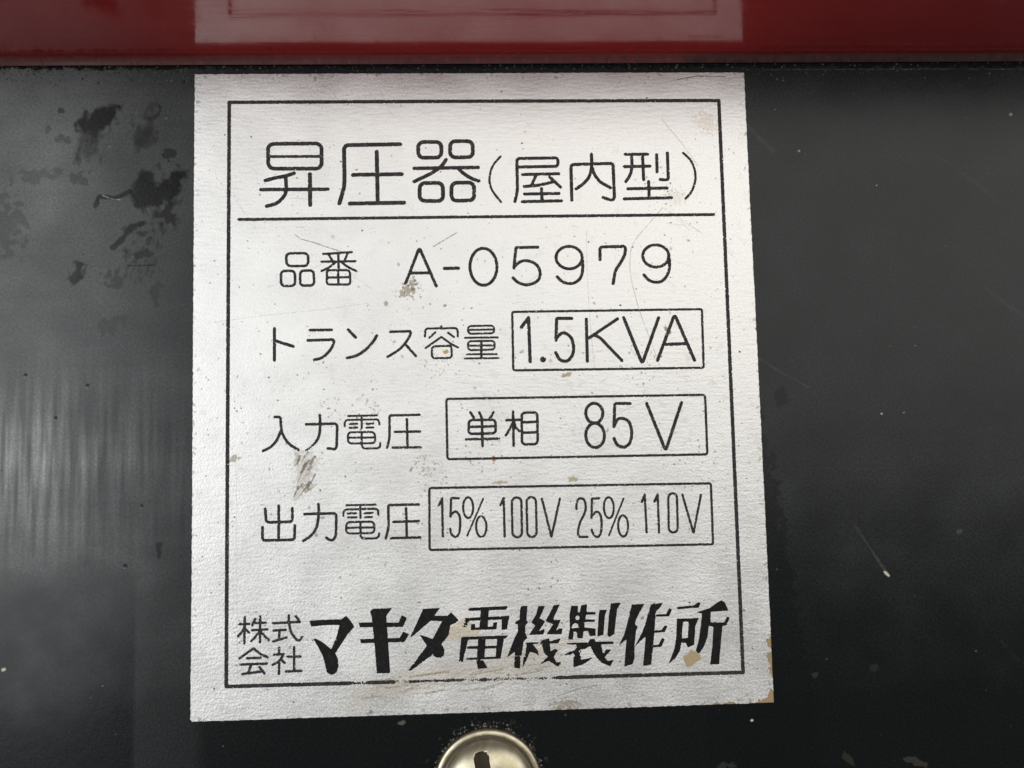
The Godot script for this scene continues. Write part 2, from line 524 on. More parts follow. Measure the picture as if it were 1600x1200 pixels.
func panel_surface() -> StandardMaterial3D:
	var s := Sheet.new()
	s.scale = 10.0
	s.left = PANEL_LEFT
	s.top = PANEL_TOP
	s.w = int(PANEL_WIDE * s.scale)
	s.h = int(PANEL_HIGH * s.scale)
	var n := s.w * s.h
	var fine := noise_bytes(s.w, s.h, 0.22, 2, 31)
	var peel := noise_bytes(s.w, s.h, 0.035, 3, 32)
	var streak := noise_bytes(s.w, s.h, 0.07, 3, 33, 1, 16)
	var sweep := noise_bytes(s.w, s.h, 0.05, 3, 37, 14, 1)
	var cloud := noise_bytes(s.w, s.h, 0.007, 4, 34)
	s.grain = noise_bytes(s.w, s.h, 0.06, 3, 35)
	s.color.resize(n * 3)
	s.height.resize(n)
	s.rough.resize(n)
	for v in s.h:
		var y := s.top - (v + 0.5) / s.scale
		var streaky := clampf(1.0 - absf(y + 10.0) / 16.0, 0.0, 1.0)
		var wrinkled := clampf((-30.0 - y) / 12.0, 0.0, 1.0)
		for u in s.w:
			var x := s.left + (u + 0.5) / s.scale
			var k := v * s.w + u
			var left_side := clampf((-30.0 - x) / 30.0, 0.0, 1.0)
			var film_and_sheen := 0.62 + (cloud[k] - 128) / 800.0 + (sweep[k] - 128) / 4000.0  # dull film, with reflected brightness painted into the same value
			film_and_sheen += left_side * (0.25 + 0.06 + streaky * ((streak[k] - 104) / 210.0))  # left side painted lighter, for the bright surroundings mirrored there
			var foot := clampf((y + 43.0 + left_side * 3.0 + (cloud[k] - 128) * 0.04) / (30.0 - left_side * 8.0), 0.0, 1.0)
			film_and_sheen *= 0.12 + 0.88 * foot  # bottom painted darker, for the dim surroundings mirrored there
			# a darker band beside the label on the right, and a reflection edge painted in at the lower left
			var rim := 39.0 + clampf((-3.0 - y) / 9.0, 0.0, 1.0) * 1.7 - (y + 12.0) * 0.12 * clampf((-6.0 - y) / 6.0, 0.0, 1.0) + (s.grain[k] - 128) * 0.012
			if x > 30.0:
				film_and_sheen *= 1.0 - 0.55 * clampf((rim - x) / 0.5 + 0.5, 0.0, 1.0) * clampf((-1.0 - y) / 5.0, 0.0, 1.0)
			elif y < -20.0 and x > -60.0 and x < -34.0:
				film_and_sheen += 0.26 * clampf((x + 47.2) / 0.6 + 0.5, 0.0, 1.0) * clampf((-22.0 - y) / 12.0, 0.0, 1.0) * clampf((-37.5 - x) / 2.0, 0.0, 1.0)
			film_and_sheen = clampf(film_and_sheen, 0.0, 1.5)
			var c := 13.0 + film_and_sheen * 38.0 + left_side * film_and_sheen * (50.0 + streaky * 16.0) + (fine[k] - 128) * 0.09 * (0.3 + film_and_sheen)  # painted sheen: the left gets extra brightness in its colour
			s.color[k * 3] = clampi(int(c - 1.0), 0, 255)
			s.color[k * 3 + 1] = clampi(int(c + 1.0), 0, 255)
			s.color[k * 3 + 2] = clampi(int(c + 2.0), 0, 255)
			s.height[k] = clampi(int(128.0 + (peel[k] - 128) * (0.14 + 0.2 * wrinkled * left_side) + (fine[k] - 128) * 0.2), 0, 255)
			s.rough[k] = clampi(int(66.0 + film_and_sheen * 40.0 + left_side * film_and_sheen * 20.0 + (fine[k] - 128) * 0.1), 0, 255)
	var black := Color8(12, 12, 11)
	var rng := RandomNumberGenerator.new()
	rng.seed = 9
	# places where the dull film has been rubbed off, on the left by the lid
	for bit in ["-56.4 37.9 -53.7 39.7 -50.5 40.1 -51.0 38.1 -52.8 36.6 -55.9 36.5", "-48.4 28.6 -47.8 30.4 -46.5 30.4 -45.6 29.0 -43.4 29.6 -42.2 31.1 -41.2 30.3 -42.0 27.6 -43.6 26.0 -45.5 25.3 -47.7 24.9 -48.5 25.8"]:
		s.patch(line_of(bit), black, 0.97, 0.45, 0.9, 0, -45)
	s.patch(line_of("-55.9 36.5 -53.1 36.4 -53.4 33.2 -55.8 33.4"), black, 0.4, 0.7, 0.9, 0, -20)
	s.patch(line_of("-45.6 40.6 -46.1 37.8 -45.5 34.8 -48.0 33.4 -48.2 35.8 -46.8 37.6"), black, 0.55, 0.5, 0.7, 0, -20)
	for spot in [[-43.4, 33.1, 0.9, 0.9, 0.0, 0.8], [-44.9, 31.1, 0.4, 0.7, 0.3, 0.3], [-43.5, 24.3, 1.0, 1.5, -0.5, 0.8], [-46.8, 21.7, 0.8, 0.8, 0.5, 0.7], [-46.4, 18.7, 1.7, 0.5, 0.1, 0.6], [-55.9, 16.4, 0.8, 1.8, -0.3, 0.75], [-50.7, 15.4, 1.5, 1.2, 0.0, 0.35], [-58.6, 39.5, 0.4, 0.6, 0.3, 0.6], [-44.2, -21.8, 0.45, 1.1, 0.2, 0.9], [-45.1, 38.9, 0.5, 1.0, -0.4, 0.6], [-62.0, 30.0, 3.5, 1.0, 0.1, 0.2], [-66.0, 23.0, 3.0, 4.0, 0.1, 0.25], [-58.0, 35.2, 1.3, 0.6, -0.4, 0.3], [-60.5, 36.6, 0.8, 0.6, 0.4, 0.3], [-56.0, 29.6, 1.3, 0.9, 0.0, 0.3], [-45.0, 13.5, 0.9, 1.9, 0.0, 0.35], [-51.0, 9.0, 2.0, 1.2, 0.4, 0.2]]:
		s.dab(spot[0], spot[1], spot[2], spot[3], spot[4], black, spot[5] * 0.85, 1.0, 0, -25)
	for spot in [[-53.4, 38.0, 2.6, 46], [-45.0, 27.8, 3.6, 80], [-47.0, 36.5, 2.2, 26], [-44.0, 23.6, 2.2, 36], [-47.5, 20.5, 3.0, 40], [-46.5, 16.0, 2.6, 26], [-54.5, 33.0, 2.4, 20], [-55.8, 16.4, 1.4, 20]] :
		for i in int(spot[3]):   # ragged, mostly upright flecks round them
			var d: Vector2 = Vector2.from_angle(rng.randf() * TAU) * spot[2] * sqrt(rng.randf())
			s.dab(spot[0] + d.x, spot[1] + d.y, rng.randf_range(0.1, 0.4), rng.randf_range(0.25, 0.9), rng.randf_range(-0.6, 0.2), black, rng.randf_range(0.06, 0.28), 1.0)
	s.scratch(line_of("-46.7 23.3 -48.6 22.6 -49.9 20.8 -51.2 19.7"), 0.42, black, 0.3, 0, -20)
	s.scratch(line_of("-53.6 25.6 -53.1 27.0 -50.8 26.8 -48.7 27.8"), 0.35, black, 0.3, 0, -20)
	s.scratch(line_of("-52.6 27.2 -51.3 26.7 -50.1 26.6"), 0.1, Color8(150, 150, 148), 0.6, 40)
	s.scratch(line_of("-48.9 17.2 -45.2 17.2"), 0.1, black, 0.6, -50)
	for pit in [[-54.1, 0.6], [-58.3, -3.8], [-62.5, 2.2], [-46.5, -16.0], [-48.6, -24.0]]:
		s.dab(pit[0], pit[1], 0.3, 0.26, 0.0, Color8(12, 12, 12), 0.95, 0.3, -110)
		s.dab(pit[0] - 0.15, pit[1] - 0.3, 0.14, 0.1, 0.5, Color8(150, 150, 150), 0.5, 0.2, 40)  # white highlight of the pit, painted into the colour
	for i in 16:   # faint wipe marks
		var a := Vector2(rng.randf_range(-66.0, 80.0), rng.randf_range(-40.0, 38.0))
		var d := Vector2.from_angle(rng.randf_range(-0.9, 0.5)) * rng.randf_range(4.0, 14.0)
		s.scratch(smooth_line(PackedVector2Array([a, a + d * 0.5 + Vector2(0.0, rng.randf_range(-0.8, 0.8)), a + d])), rng.randf_range(0.12, 0.4), Color8(74, 76, 78), rng.randf_range(0.03, 0.08), 0, 4)
	# paint flecks and scuffs
	for fleck in [[-64.4, -37.3, 0.34, 205, 200, 180], [56.4, -5.4, 0.24, 190, 190, 184], [59.6, -5.3, 0.22, 130, 124, 100], [36.1, -46.9, 0.3, 220, 216, 196], [57.5, 27.6, 0.2, 170, 176, 176], [46.4, 32.8, 0.2, 150, 156, 156], [61.8, 4.2, 0.16, 110, 110, 110], [66.6, -22.1, 0.5, 62, 64, 66], [53.3, -40.5, 0.8, 40, 39, 37], [45.2, -41.2, 0.5, 50, 50, 48], [78.0, 38.0, 0.3, 120, 122, 122]]:
		s.dab(fleck[0], fleck[1], fleck[2], fleck[2] * 0.8, 0.4, Color8(fleck[3], fleck[4], fleck[5]), 0.9, 0.5, 40)
	for i in 12:
		var t := i / 11.0
		s.dab(51.7 + 4.1 * t, -20.8 - 6.7 * t, 0.22 + 0.12 * sin(t * 9.0), 0.9, 0.55, Color8(104, 104, 100), 0.1 + 0.16 * t, 0.5)
	s.dab(55.9, -27.7, 0.55, 0.2, -0.7, Color8(206, 204, 184), 0.9, 0.5, 50)
	s.scratch(line_of("38.5 3.2 42.5 0.6 46.4 -1.6"), 0.12, Color8(84, 88, 90), 0.2, 0)
	s.dab(58.4, -53.1, 1.8, 0.5, -0.3, Color8(88, 84, 74), 0.5, 0.9)
	s.dab(49.0, -52.6, 0.7, 1.2, 0.4, Color8(70, 70, 56), 0.5, 0.9)
	s.dab(32.0, -52.8, 1.7, 0.45, 0.2, Color8(74, 74, 74), 0.5, 0.9)
	s.dab(42.1, -2.7, 1.0, 1.5, -0.2, black, 0.5, 0.5)
	for i in 330:
		var x := rng.randf_range(-70.0, 84.0)
		var y := rng.randf_range(-57.0, 46.0)
		var r := 0.06 + 0.1 * pow(rng.randf(), 4.0)
		s.dab(x, y, r, r * rng.randf_range(0.6, 1.6), rng.randf() * 3.0, Color8(120, 122, 120) if rng.randf() < 0.75 else black, rng.randf_range(0.2, 0.8), 0.3, 20)
	# the slit under the lid: dirty brown at its back, plain black below, a worn pale line along its right half
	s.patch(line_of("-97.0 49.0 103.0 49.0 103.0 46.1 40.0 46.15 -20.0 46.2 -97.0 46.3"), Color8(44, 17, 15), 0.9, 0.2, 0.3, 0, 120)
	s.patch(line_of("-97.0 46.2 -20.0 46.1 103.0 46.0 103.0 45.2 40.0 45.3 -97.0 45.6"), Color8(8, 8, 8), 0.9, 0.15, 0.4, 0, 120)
	for i in 340:
		var x := 39.0 + 50.0 * rng.randf()
		s.dab(x, 45.0 - (x - 39.0) * 0.003, rng.randf_range(0.1, 0.4), 0.06, 0.0, Color8(120, 112, 106), rng.randf_range(0.1, 0.4), 0.3, 20)
	# dust gathered under the lid, thickest on the left
	for i in 900:
		var x := -68.0 + 152.0 * pow(rng.randf(), 1.9)
		var y := 46.8 - 3.6 * pow(rng.randf(), 2.0)
		var r := rng.randf_range(0.06, 0.2)
		s.dab(x, y, r, r * 0.8, rng.randf() * 3.0, Color8(118, 112, 98) if rng.randf() < 0.5 else black, rng.randf_range(0.2, 0.7), 0.5, 30, 30)
	for i in 70:   # grey dust round the screw
		var a := rng.randf_range(0.1, PI - 0.1)
		var r := 7.2 + 1.6 * pow(rng.randf(), 2.0)
		s.dab(-0.1 + cos(a) * r, -54.0 + sin(a) * r, rng.randf_range(0.1, 0.35), rng.randf_range(0.08, 0.3), a, Color8(96, 92, 82), rng.randf_range(0.1, 0.4), 1.0, 20)
	s.dab(-11.6, -45.8, 0.9, 0.25, 0.1, Color8(130, 132, 116), 0.6, 0.8)
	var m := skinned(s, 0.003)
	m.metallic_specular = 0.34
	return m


func lid_surface() -> StandardMaterial3D:
	var s := Sheet.new()
	s.scale = 8.0
	s.left = PANEL_LEFT
	s.top = 0.0
	s.w = int(PANEL_WIDE * s.scale)
	s.h = int(64.0 * s.scale)
	var n := s.w * s.h
	var fine := noise_bytes(s.w, s.h, 0.2, 2, 41)
	var sweep := noise_bytes(s.w, s.h, 0.06, 3, 42, 12, 1)
	s.grain = noise_bytes(s.w, s.h, 0.08, 3, 43)
	s.color.resize(n * 3)
	s.height.resize(n)
	s.rough.resize(n)
	for k in n:
		s.color[k * 3] = clampi(int(186.0 + (fine[k] - 128) * 0.06 + (sweep[k] - 128) * 0.05), 0, 255)
		s.color[k * 3 + 1] = clampi(int(50.0 + (fine[k] - 128) * 0.03), 0, 255)
		s.color[k * 3 + 2] = clampi(int(50.0 + (fine[k] - 128) * 0.03), 0, 255)
		s.height[k] = clampi(int(128.0 + (sweep[k] - 128) * 0.9 + (fine[k] - 128) * 0.10), 0, 255)
		s.rough[k] = clampi(int(30.0 + (sweep[k] - 128) * 0.28), 0, 255)
	var rng := RandomNumberGenerator.new()
	rng.seed = 17
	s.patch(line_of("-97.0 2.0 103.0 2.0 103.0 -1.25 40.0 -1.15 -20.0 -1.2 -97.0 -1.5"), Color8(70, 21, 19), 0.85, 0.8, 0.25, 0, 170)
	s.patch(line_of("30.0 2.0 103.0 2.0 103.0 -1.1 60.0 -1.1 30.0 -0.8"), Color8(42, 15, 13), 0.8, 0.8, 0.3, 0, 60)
	for i in 420:   # grit stuck near the corner
		var x := -70.0 + 154.0 * pow(rng.randf(), 1.7)
		var z := -0.4 - 3.5 * pow(rng.randf(), 2.2)
		var r := rng.randf_range(0.06, 0.18)
		s.dab(x, z, r * 1.5, r, rng.randf() * 0.6, Color8(150, 116, 100) if rng.randf() < 0.55 else Color8(40, 16, 14), rng.randf_range(0.1, 0.45), 0.4, 20, 60)
	for i in 80:
		s.dab(rng.randf_range(-70.0, 84.0), -rng.randf_range(3.0, 22.0), rng.randf_range(0.08, 0.3), 0.07, 0.1, Color8(150, 96, 88), rng.randf_range(0.1, 0.4), 0.4, 30)
	var m := skinned(s, 0.002)
	m.metallic_specular = 0.66
	m.clearcoat_enabled = true
	m.clearcoat = 1.0
	m.clearcoat_roughness = 0.14
	# the dirty corner has lost its gloss
	var gloss := Image.create_empty(8, 256, false, Image.FORMAT_L8)
	gloss.fill(Color.WHITE)
	gloss.fill_rect(Rect2i(0, 0, 8, 7), Color.BLACK)
	m.clearcoat_texture = ImageTexture.create_from_image(gloss)
	return m


# ---------------------------------------------------------------- things

func build_housing() -> void:
	var root := Node3D.new()
	root.name = "transformer_housing"
	add_child(root)
	tag(root, "black painted metal housing with a glossy red lid jutting out above the silver label", "housing")
	# front panel: a box with rounded edges, its face laid out for the panel surface
	var st := SurfaceTool.new()
	st.begin(Mesh.PRIMITIVE_TRIANGLES)
	var lo := Vector2(PANEL_LEFT, PANEL_TOP - PANEL_HIGH)
	var hi := Vector2(PANEL_LEFT + PANEL_WIDE, PANEL_TOP)
	var rings := []
	for k in 6:
		var a := k / 5.0 * PI / 2.0
		rings.append([2.0 * (1.0 - sin(a)), -2.0 * (1.0 - cos(a))])
	rings.append([0.0, -60.0])
	var loops := []
	for r in rings:
		loops.append([Vector3(lo.x + r[0], lo.y + r[0], r[1]), Vector3(hi.x - r[0], lo.y + r[0], r[1]), Vector3(hi.x - r[0], hi.y, r[1]), Vector3(lo.x + r[0], hi.y, r[1])])
	st.set_smooth_group(-1)
	face_uv(st, loops[0], Vector3.BACK)
	face_uv(st, loops[loops.size() - 1], Vector3.FORWARD)
	for i in loops.size() - 1:
		for j in 4:
			var a: Vector3 = loops[i][j]
			var b: Vector3 = loops[i][(j + 1) % 4]
			var c: Vector3 = loops[i + 1][(j + 1) % 4]
			var d: Vector3 = loops[i + 1][j]
			var out: Vector3 = [Vector3.DOWN, Vector3.RIGHT, Vector3.UP, Vector3.LEFT][j]
			face_uv(st, [a, b, c, d], out + Vector3.BACK * 0.3)
	st.generate_normals()
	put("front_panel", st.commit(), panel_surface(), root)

	# lid: one profile (z out, y up) drawn along x, with an inside curve at its back that ends in a dirty slit before the panel
	var profile := PackedVector2Array([Vector2(0.3, 61.0), Vector2(0.3, 46.3), Vector2(0.34, 45.85)])
	for k in range(1, 9):
		var a := PI + 0.1 - k / 8.0 * (PI / 2.0 + 0.1)
		profile.append(Vector2(1.5 + cos(a) * 1.12, 45.75 + sin(a) * 1.12))
	for k in 7:
		var a := -PI / 2.0 + k / 6.0 * PI / 2.0
		profile.append(Vector2(16.8 + cos(a) * 3.0, 49.85 + sin(a) * 3.0))
	for k in 7:
		var a := k / 6.0 * PI / 2.0
		profile.append(Vector2(15.8 + cos(a) * 4.0, 78.0 + sin(a) * 4.0))
	profile.append(Vector2(-60.0, 82.0))
	profile.append(Vector2(-60.0, 61.0))
	st = SurfaceTool.new()
	st.begin(Mesh.PRIMITIVE_TRIANGLES)
	var run := 0.0
	var xs := [PANEL_LEFT, PANEL_LEFT + PANEL_WIDE]
	var n := profile.size()
	var centre := Vector2(-15.0, 62.0)
	for i in n:
		var p := profile[i]
		var q := profile[(i + 1) % n]
		var step := p.distance_to(q)
		var out2 := Vector2(q.y - p.y, p.x - q.x)
		var out := Vector3(0.0, out2.y, out2.x)
		st.set_smooth_group(1 if step < 2.0 else 0)
		var v0 := (p.x) / -64.0
		var v1 := (q.x) / -64.0
		var corners := [Vector3(xs[0], p.y, p.x), Vector3(xs[1], p.y, p.x), Vector3(xs[1], q.y, q.x), Vector3(xs[0], q.y, q.x)]
		for t in [[0, 1, 2], [0, 2, 3]]:
			var a: Vector3 = corners[t[0]]
			var b: Vector3 = corners[t[1]]
			var c: Vector3 = corners[t[2]]
			var order := [a, b, c] if (b - a).cross(c - a).dot(out) < 0.0 else [a, c, b]
			for w in order:
				st.set_uv(Vector2((w.x - PANEL_LEFT) / PANEL_WIDE, clampf(w.z / 64.0, 0.0, 1.0)))
				st.add_vertex(w * MM)
	for side in 2:
		var cut := Geometry2D.triangulate_polygon(profile)
		st.set_smooth_group(-1)
		for i in range(0, cut.size(), 3):
			var tri_points := []
			for j in 3:
				var p := profile[cut[i + j]]
				tri_points.append(Vector3(xs[side], p.y, p.x))
			var facing := Vector3.LEFT if side == 0 else Vector3.RIGHT
			var a: Vector3 = tri_points[0]
			var b: Vector3 = tri_points[1]
			var c: Vector3 = tri_points[2]
			var order := [a, b, c] if (b - a).cross(c - a).dot(facing) < 0.0 else [a, c, b]
			for w in order:
				st.set_uv(Vector2(0.5, 0.3))
				st.add_vertex(w * MM)
	st.generate_normals()
	var lid := put("red_lid", st.commit(), lid_surface(), root)
	lid.set_meta("label", "glossy dark red lid edge mirroring the label")

	# grit lying in the corner under the lid and round the screw
	var grit_material := StandardMaterial3D.new()
	grit_material.vertex_color_use_as_albedo = true
	grit_material.roughness = 0.9
	for place in 2:
		var rng := RandomNumberGenerator.new()
		rng.seed = 71 + place
		st = SurfaceTool.new()
		st.begin(Mesh.PRIMITIVE_TRIANGLES)
		st.set_smooth_group(-1)
		for i in (520 if place == 0 else 90):
			var p: Vector3
			if place == 0:
				p = Vector3(-68.0 + 152.0 * pow(rng.randf(), 2.1), 46.4 - 1.7 * pow(rng.randf(), 1.6), 0.0)
				if p.x > -39.5 and p.x < 39.3:
					p.y = 46.4 - 1.3 * rng.randf()
			else:
				var a := rng.randf_range(0.15, PI - 0.15)
				var r := 7.25 + 0.8 * pow(rng.randf(), 2.0)
				p = Vector3(-0.1 + cos(a) * r, -54.0 + sin(a) * r, 0.0)
			var size := rng.randf_range(0.05, 0.16) * (1.0 if place == 0 else 1.3)
			var tone := rng.randf_range(0.03, 0.2)
			grain(st, p, size, Color(tone * 1.1, tone, tone * 0.82), rng)
		st.generate_normals()
		var o := put("dirt_crumbs", st.commit(), grit_material, root)
		o.set_meta("kind", "stuff")


func face_uv(st: SurfaceTool, quad: Array, facing: Vector3) -> void:
	for t in [[0, 1, 2], [0, 2, 3]]:
		var a: Vector3 = quad[t[0]]
		var b: Vector3 = quad[t[1]]
		var c: Vector3 = quad[t[2]]
		var order := [a, b, c] if (b - a).cross(c - a).dot(facing) < 0.0 else [a, c, b]
		for p in order:
			st.set_uv(Vector2((p.x - PANEL_LEFT) / PANEL_WIDE, (PANEL_TOP - p.y) / PANEL_HIGH))
			st.add_vertex(p * MM)


func grain(st: SurfaceTool, at: Vector3, size: float, tint: Color, rng: RandomNumberGenerator) -> void:
	var v := []
	for d in [Vector3.RIGHT, Vector3.UP, Vector3.LEFT, Vector3.DOWN, Vector3.BACK]:
		v.append((at + d * size * rng.randf_range(0.6, 1.4)) * MM)
	st.set_color(tint)
	for i in 4:
		var a: Vector3 = v[i]
		var b: Vector3 = v[(i + 1) % 4]
		st.add_vertex(a)
		st.add_vertex(v[4])
		st.add_vertex(b)


func outline(nicked: bool) -> PackedVector2Array:
	# the label's edge, clockwise from the top left; NICKED leaves out what has chipped off the foil
	var c := line_of("-39.96 44.58 -20.0 44.60 0.0 44.55 20.0 44.54 38.80 44.48 38.86 23.99 38.98 9.16 39.10 -20.0 39.18 -44.60 20.0 -44.66 0.0 -44.70 -20.0 -44.72 -39.45 -44.76 -39.68 -44.4 -39.72 -20.0 -39.85 10.0")
	var chips := [[39.4, 24.2, 0.45], [39.3, 8.0, 0.45], [39.25, 6.9, 0.35], [39.35, -36.6, 0.85], [39.45, -38.6, 1.0], [39.4, -40.3, 0.7], [39.6, -44.5, 1.6], [37.4, -45.4, 1.3], [36.0, -45.0, 0.5], [33.2, -45.1, 0.8], [31.2, -45.05, 0.65], [24.0, -45.1, 0.5], [11.2, -45.0, 0.55], [9.6, -45.2, 0.75], [-40.2, -9.4, 0.5], [-40.1, 2.0, 0.35], [39.6, 1.0, 0.6], [39.5, -12.0, 0.45]]
	var out := PackedVector2Array()
	for i in c.size():
		var a := c[i]
		var b := c[(i + 1) % c.size()]
		var steps := maxi(1, int(a.distance_to(b) / 0.22))
		for k in steps:
			var p := a.lerp(b, k / float(steps))
			out.append(p + Vector2(edge_noise.get_noise_2d(p.x * 0.5, p.y * 0.5), edge_noise.get_noise_2d(p.y * 0.5 + 60.0, p.x * 0.5)) * (0.07 if nicked else 0.04))
	if nicked:
		for q in chips:
			var bite := PackedVector2Array()
			for k in 28:
				var d := Vector2.from_angle(TAU * k / 28.0)
				bite.append(Vector2(q[0], q[1]) + d * q[2] * (1.0 + 0.45 * edge_noise.get_noise_2d(q[0] + d.x, q[1] + d.y)))
			var largest := 0.0
			for piece in Geometry2D.clip_polygons(out, bite):
				var area := absf(area_of(piece))
				if area > largest:
					largest = area
					c = piece
			out = c
	if area_of(out) > 0.0:
		out.reverse()
	var spaced := PackedVector2Array()
	for p in out:
		if spaced.is_empty() or (spaced[spaced.size() - 1].distance_to(p) > 0.13 and spaced[0].distance_to(p) > 0.1):
			spaced.append(p)
	return spaced


func area_of(p: PackedVector2Array) -> float:
	var sum := 0.0
	for i in p.size():
		sum += p[i].cross(p[(i + 1) % p.size()])
	return sum * 0.5


func slab(edge: PackedVector2Array, z0: float, z1: float, bevel: float) -> ArrayMesh:
	var st := SurfaceTool.new()
	st.begin(Mesh.PRIMITIVE_TRIANGLES)
	var n := edge.size()
	var inner := PackedVector2Array()
	for i in n:
		var along := (edge[(i + 1) % n] - edge[(i + n - 1) % n]).normalized()
		inner.append(edge[i] + Vector2(along.y, -along.x) * bevel)
	var cut := Geometry2D.triangulate_polygon(inner)
	st.set_smooth_group(-1)
	for i in range(0, cut.size(), 3):
		var p := []
		for j in 3:
			p.append(Vector3(inner[cut[i + j]].x, inner[cut[i + j]].y, z1) * MM)
		tri(st, p[0], p[1], p[2], Vector3.BACK)
	for i in n:
		var j := (i + 1) % n
		var away := Vector3(edge[i].x - inner[i].x, edge[i].y - inner[i].y, 0.02)
		var ring := [[Vector3(inner[i].x, inner[i].y, z1), Vector3(inner[j].x, inner[j].y, z1), Vector3(edge[j].x, edge[j].y, z1 - bevel * 0.7), Vector3(edge[i].x, edge[i].y, z1 - bevel * 0.7)], [Vector3(edge[i].x, edge[i].y, z1 - bevel * 0.7), Vector3(edge[j].x, edge[j].y, z1 - bevel * 0.7), Vector3(edge[j].x, edge[j].y, z0), Vector3(edge[i].x, edge[i].y, z0)]]
		for quad in ring:
			tri(st, quad[0] * MM, quad[1] * MM, quad[2] * MM, away)
			tri(st, quad[0] * MM, quad[2] * MM, quad[3] * MM, away)
	st.generate_normals()
	return st.commit()


func text_line(called: String, _kind: String) -> Node3D:
	var o := Node3D.new()
	o.name = numbered(called)
	label_root.add_child(o, true)
	return o


func build_label() -> void:
	label_root = Node3D.new()
	label_root.name = "rating_label"
	add_child(label_root)
	tag(label_root, "worn silver foil label with black printed Japanese text, stuck to the black panel", "label")
	# where the print is rubbed away: x, y, radius, strength
	wear = [[-1.9, -40.0, 1.5, 0.4], [1.0, -39.9, 1.5, 0.36], [3.0, -40.4, 1.9, 0.5], [5.9, -40.0, 1.6, 0.45], [8.3, -39.8, 1.7, 0.45], [10.7, -39.2, 1.3, 0.35], [12.3, -36.9, 1.0, 0.35], [7.4, -35.4, 0.9, 0.2], [-3.2, -33.3, 1.2, 0.9], [-17.2, -40.4, 1.3, 0.35], [-11.5, -40.4, 1.1, 0.45], [-6.0, -40.6, 6.0, 0.22], [-10.5, 13.2, 1.0, 0.7], [23.0, -31.5, 1.2, 0.2], [28.1, -38.4, 1.3, 0.9], [-24.0, -9.0, 1.4, 0.2]]
	var foil := foil_surface()
	var glue := StandardMaterial3D.new()
	glue.albedo_color = Color(0.33, 0.23, 0.12).linear_to_srgb()
	glue.roughness = 0.7
	put("adhesive_layer", slab(outline(false), 0.0, 0.12, 0.03), glue, label_root)
	put("foil_sheet", slab(outline(true), 0.05, FOIL_TOP, 0.05), foil, label_root)
	glyph(label_root, "w 0.47 ; l -35.07 40.43 0 40.38 34.92 40.28 ; l 34.92 40.28 35.0 0 35.07 -40.44 ; l 35.07 -40.44 0 -40.36 -34.94 -40.28 ; l -34.94 -40.28 -35.0 0 -35.07 40.43", "border_frame")
	glyph(label_root, "w 0.4 ; l -33.63 23.50 0 23.52 33.54 23.49", "title_rule")
	glyph(label_root, "w 0.3 ; r 0.25 4.43 9.87 31.29 9.87 31.23 1.54 4.42 1.62", "value_box")
	glyph(label_root, "w 0.3 ; r 0.35 -4.97 -2.20 31.28 -2.27 31.28 -10.61 -4.93 -10.54", "value_box")
	glyph(label_root, "w 0.3 ; r 0.28 -7.47 -14.44 31.62 -14.63 31.60 -23.01 -7.53 -22.86", "value_box")
	var lettering := "lettering"
	var line: Node3D
	line = text_line("title_line", lettering)
	glyph(line, "w 0.52 ; r 0.85 -29.63 34.34 -22.11 34.36 -22.08 30.71 -29.55 30.75 ; w 0.38 ; l -29.38 32.51 -22.32 32.48 ; w 0.49 ; s -29.95 29.06 -28.65 29.40 -27.22 29.67 -25.97 30.07 ; l -30.57 27.76 -21.25 27.72 ; s -27.11 29.39 -27.07 27.73 -27.40 26.71 -28.38 25.80 -29.76 25.36 ; w 0.54 ; l -23.74 29.91 -23.71 25.48")  # 昇
	glyph(line, "w 0.54 ; c 0.68 -11.01 34.16 -18.95 34.07 -18.89 29.59 ; s -18.89 29.59 -18.93 28.48 -19.10 27.46 -19.62 25.67 ; l -14.33 33.08 -14.25 25.75 ; l -17.69 29.75 -10.83 29.81 ; l -18.16 25.63 -10.55 25.67")  # 圧
	glyph(line, "w 0.53 ; r 0.77 -8.47 34.44 -5.19 34.46 -5.18 32.17 -8.45 32.15 ; r 0.77 -3.92 34.54 -0.72 34.52 -0.72 32.18 -3.95 32.16 ; r 0.77 -8.31 28.47 -5.05 28.49 -5.04 25.84 -8.36 25.92 ; r 0.77 -3.82 28.48 -0.64 28.49 -0.64 25.89 -3.86 25.88 ; w 0.49 ; l -9.06 30.62 -0.01 30.68 ; s -4.55 31.84 -5.19 30.96 -6.57 29.94 -9.08 28.71 ; s -2.84 30.56 -1.94 29.71 -0.86 29.05 0.05 28.72")  # 器
	glyph(line, "w 0.29 ; s 3.21 32.24 2.09 30.89 1.58 29.03 1.93 27.35 3.17 25.62")  # (
	glyph(line, "w 0.42 ; c 0.44 5.74 30.69 11.37 30.74 11.40 31.98 5.53 31.94 5.52 28.06 ; s 5.52 28.25 5.47 27.13 5.13 25.69 ; l 6.31 29.59 11.48 29.66 ; l 8.27 29.57 7.53 27.99 ; s 6.50 27.86 8.61 28.03 10.81 28.52 ; l 10.19 29.18 11.66 27.72 ; l 6.52 26.75 11.41 26.79 ; l 8.96 27.52 8.99 25.75 ; l 6.18 25.64 11.75 25.72")  # 屋
	glyph(line, "w 0.44 ; c 0.46 13.23 25.80 13.24 30.98 19.29 31.12 19.33 26.34 ; s 19.33 26.53 19.25 25.97 18.81 25.80 17.72 26.12 ; s 16.22 32.46 16.19 30.58 15.78 29.18 14.93 28.16 13.90 27.44 ; s 16.23 30.58 16.62 29.45 17.41 28.41 18.77 27.56")  # 内
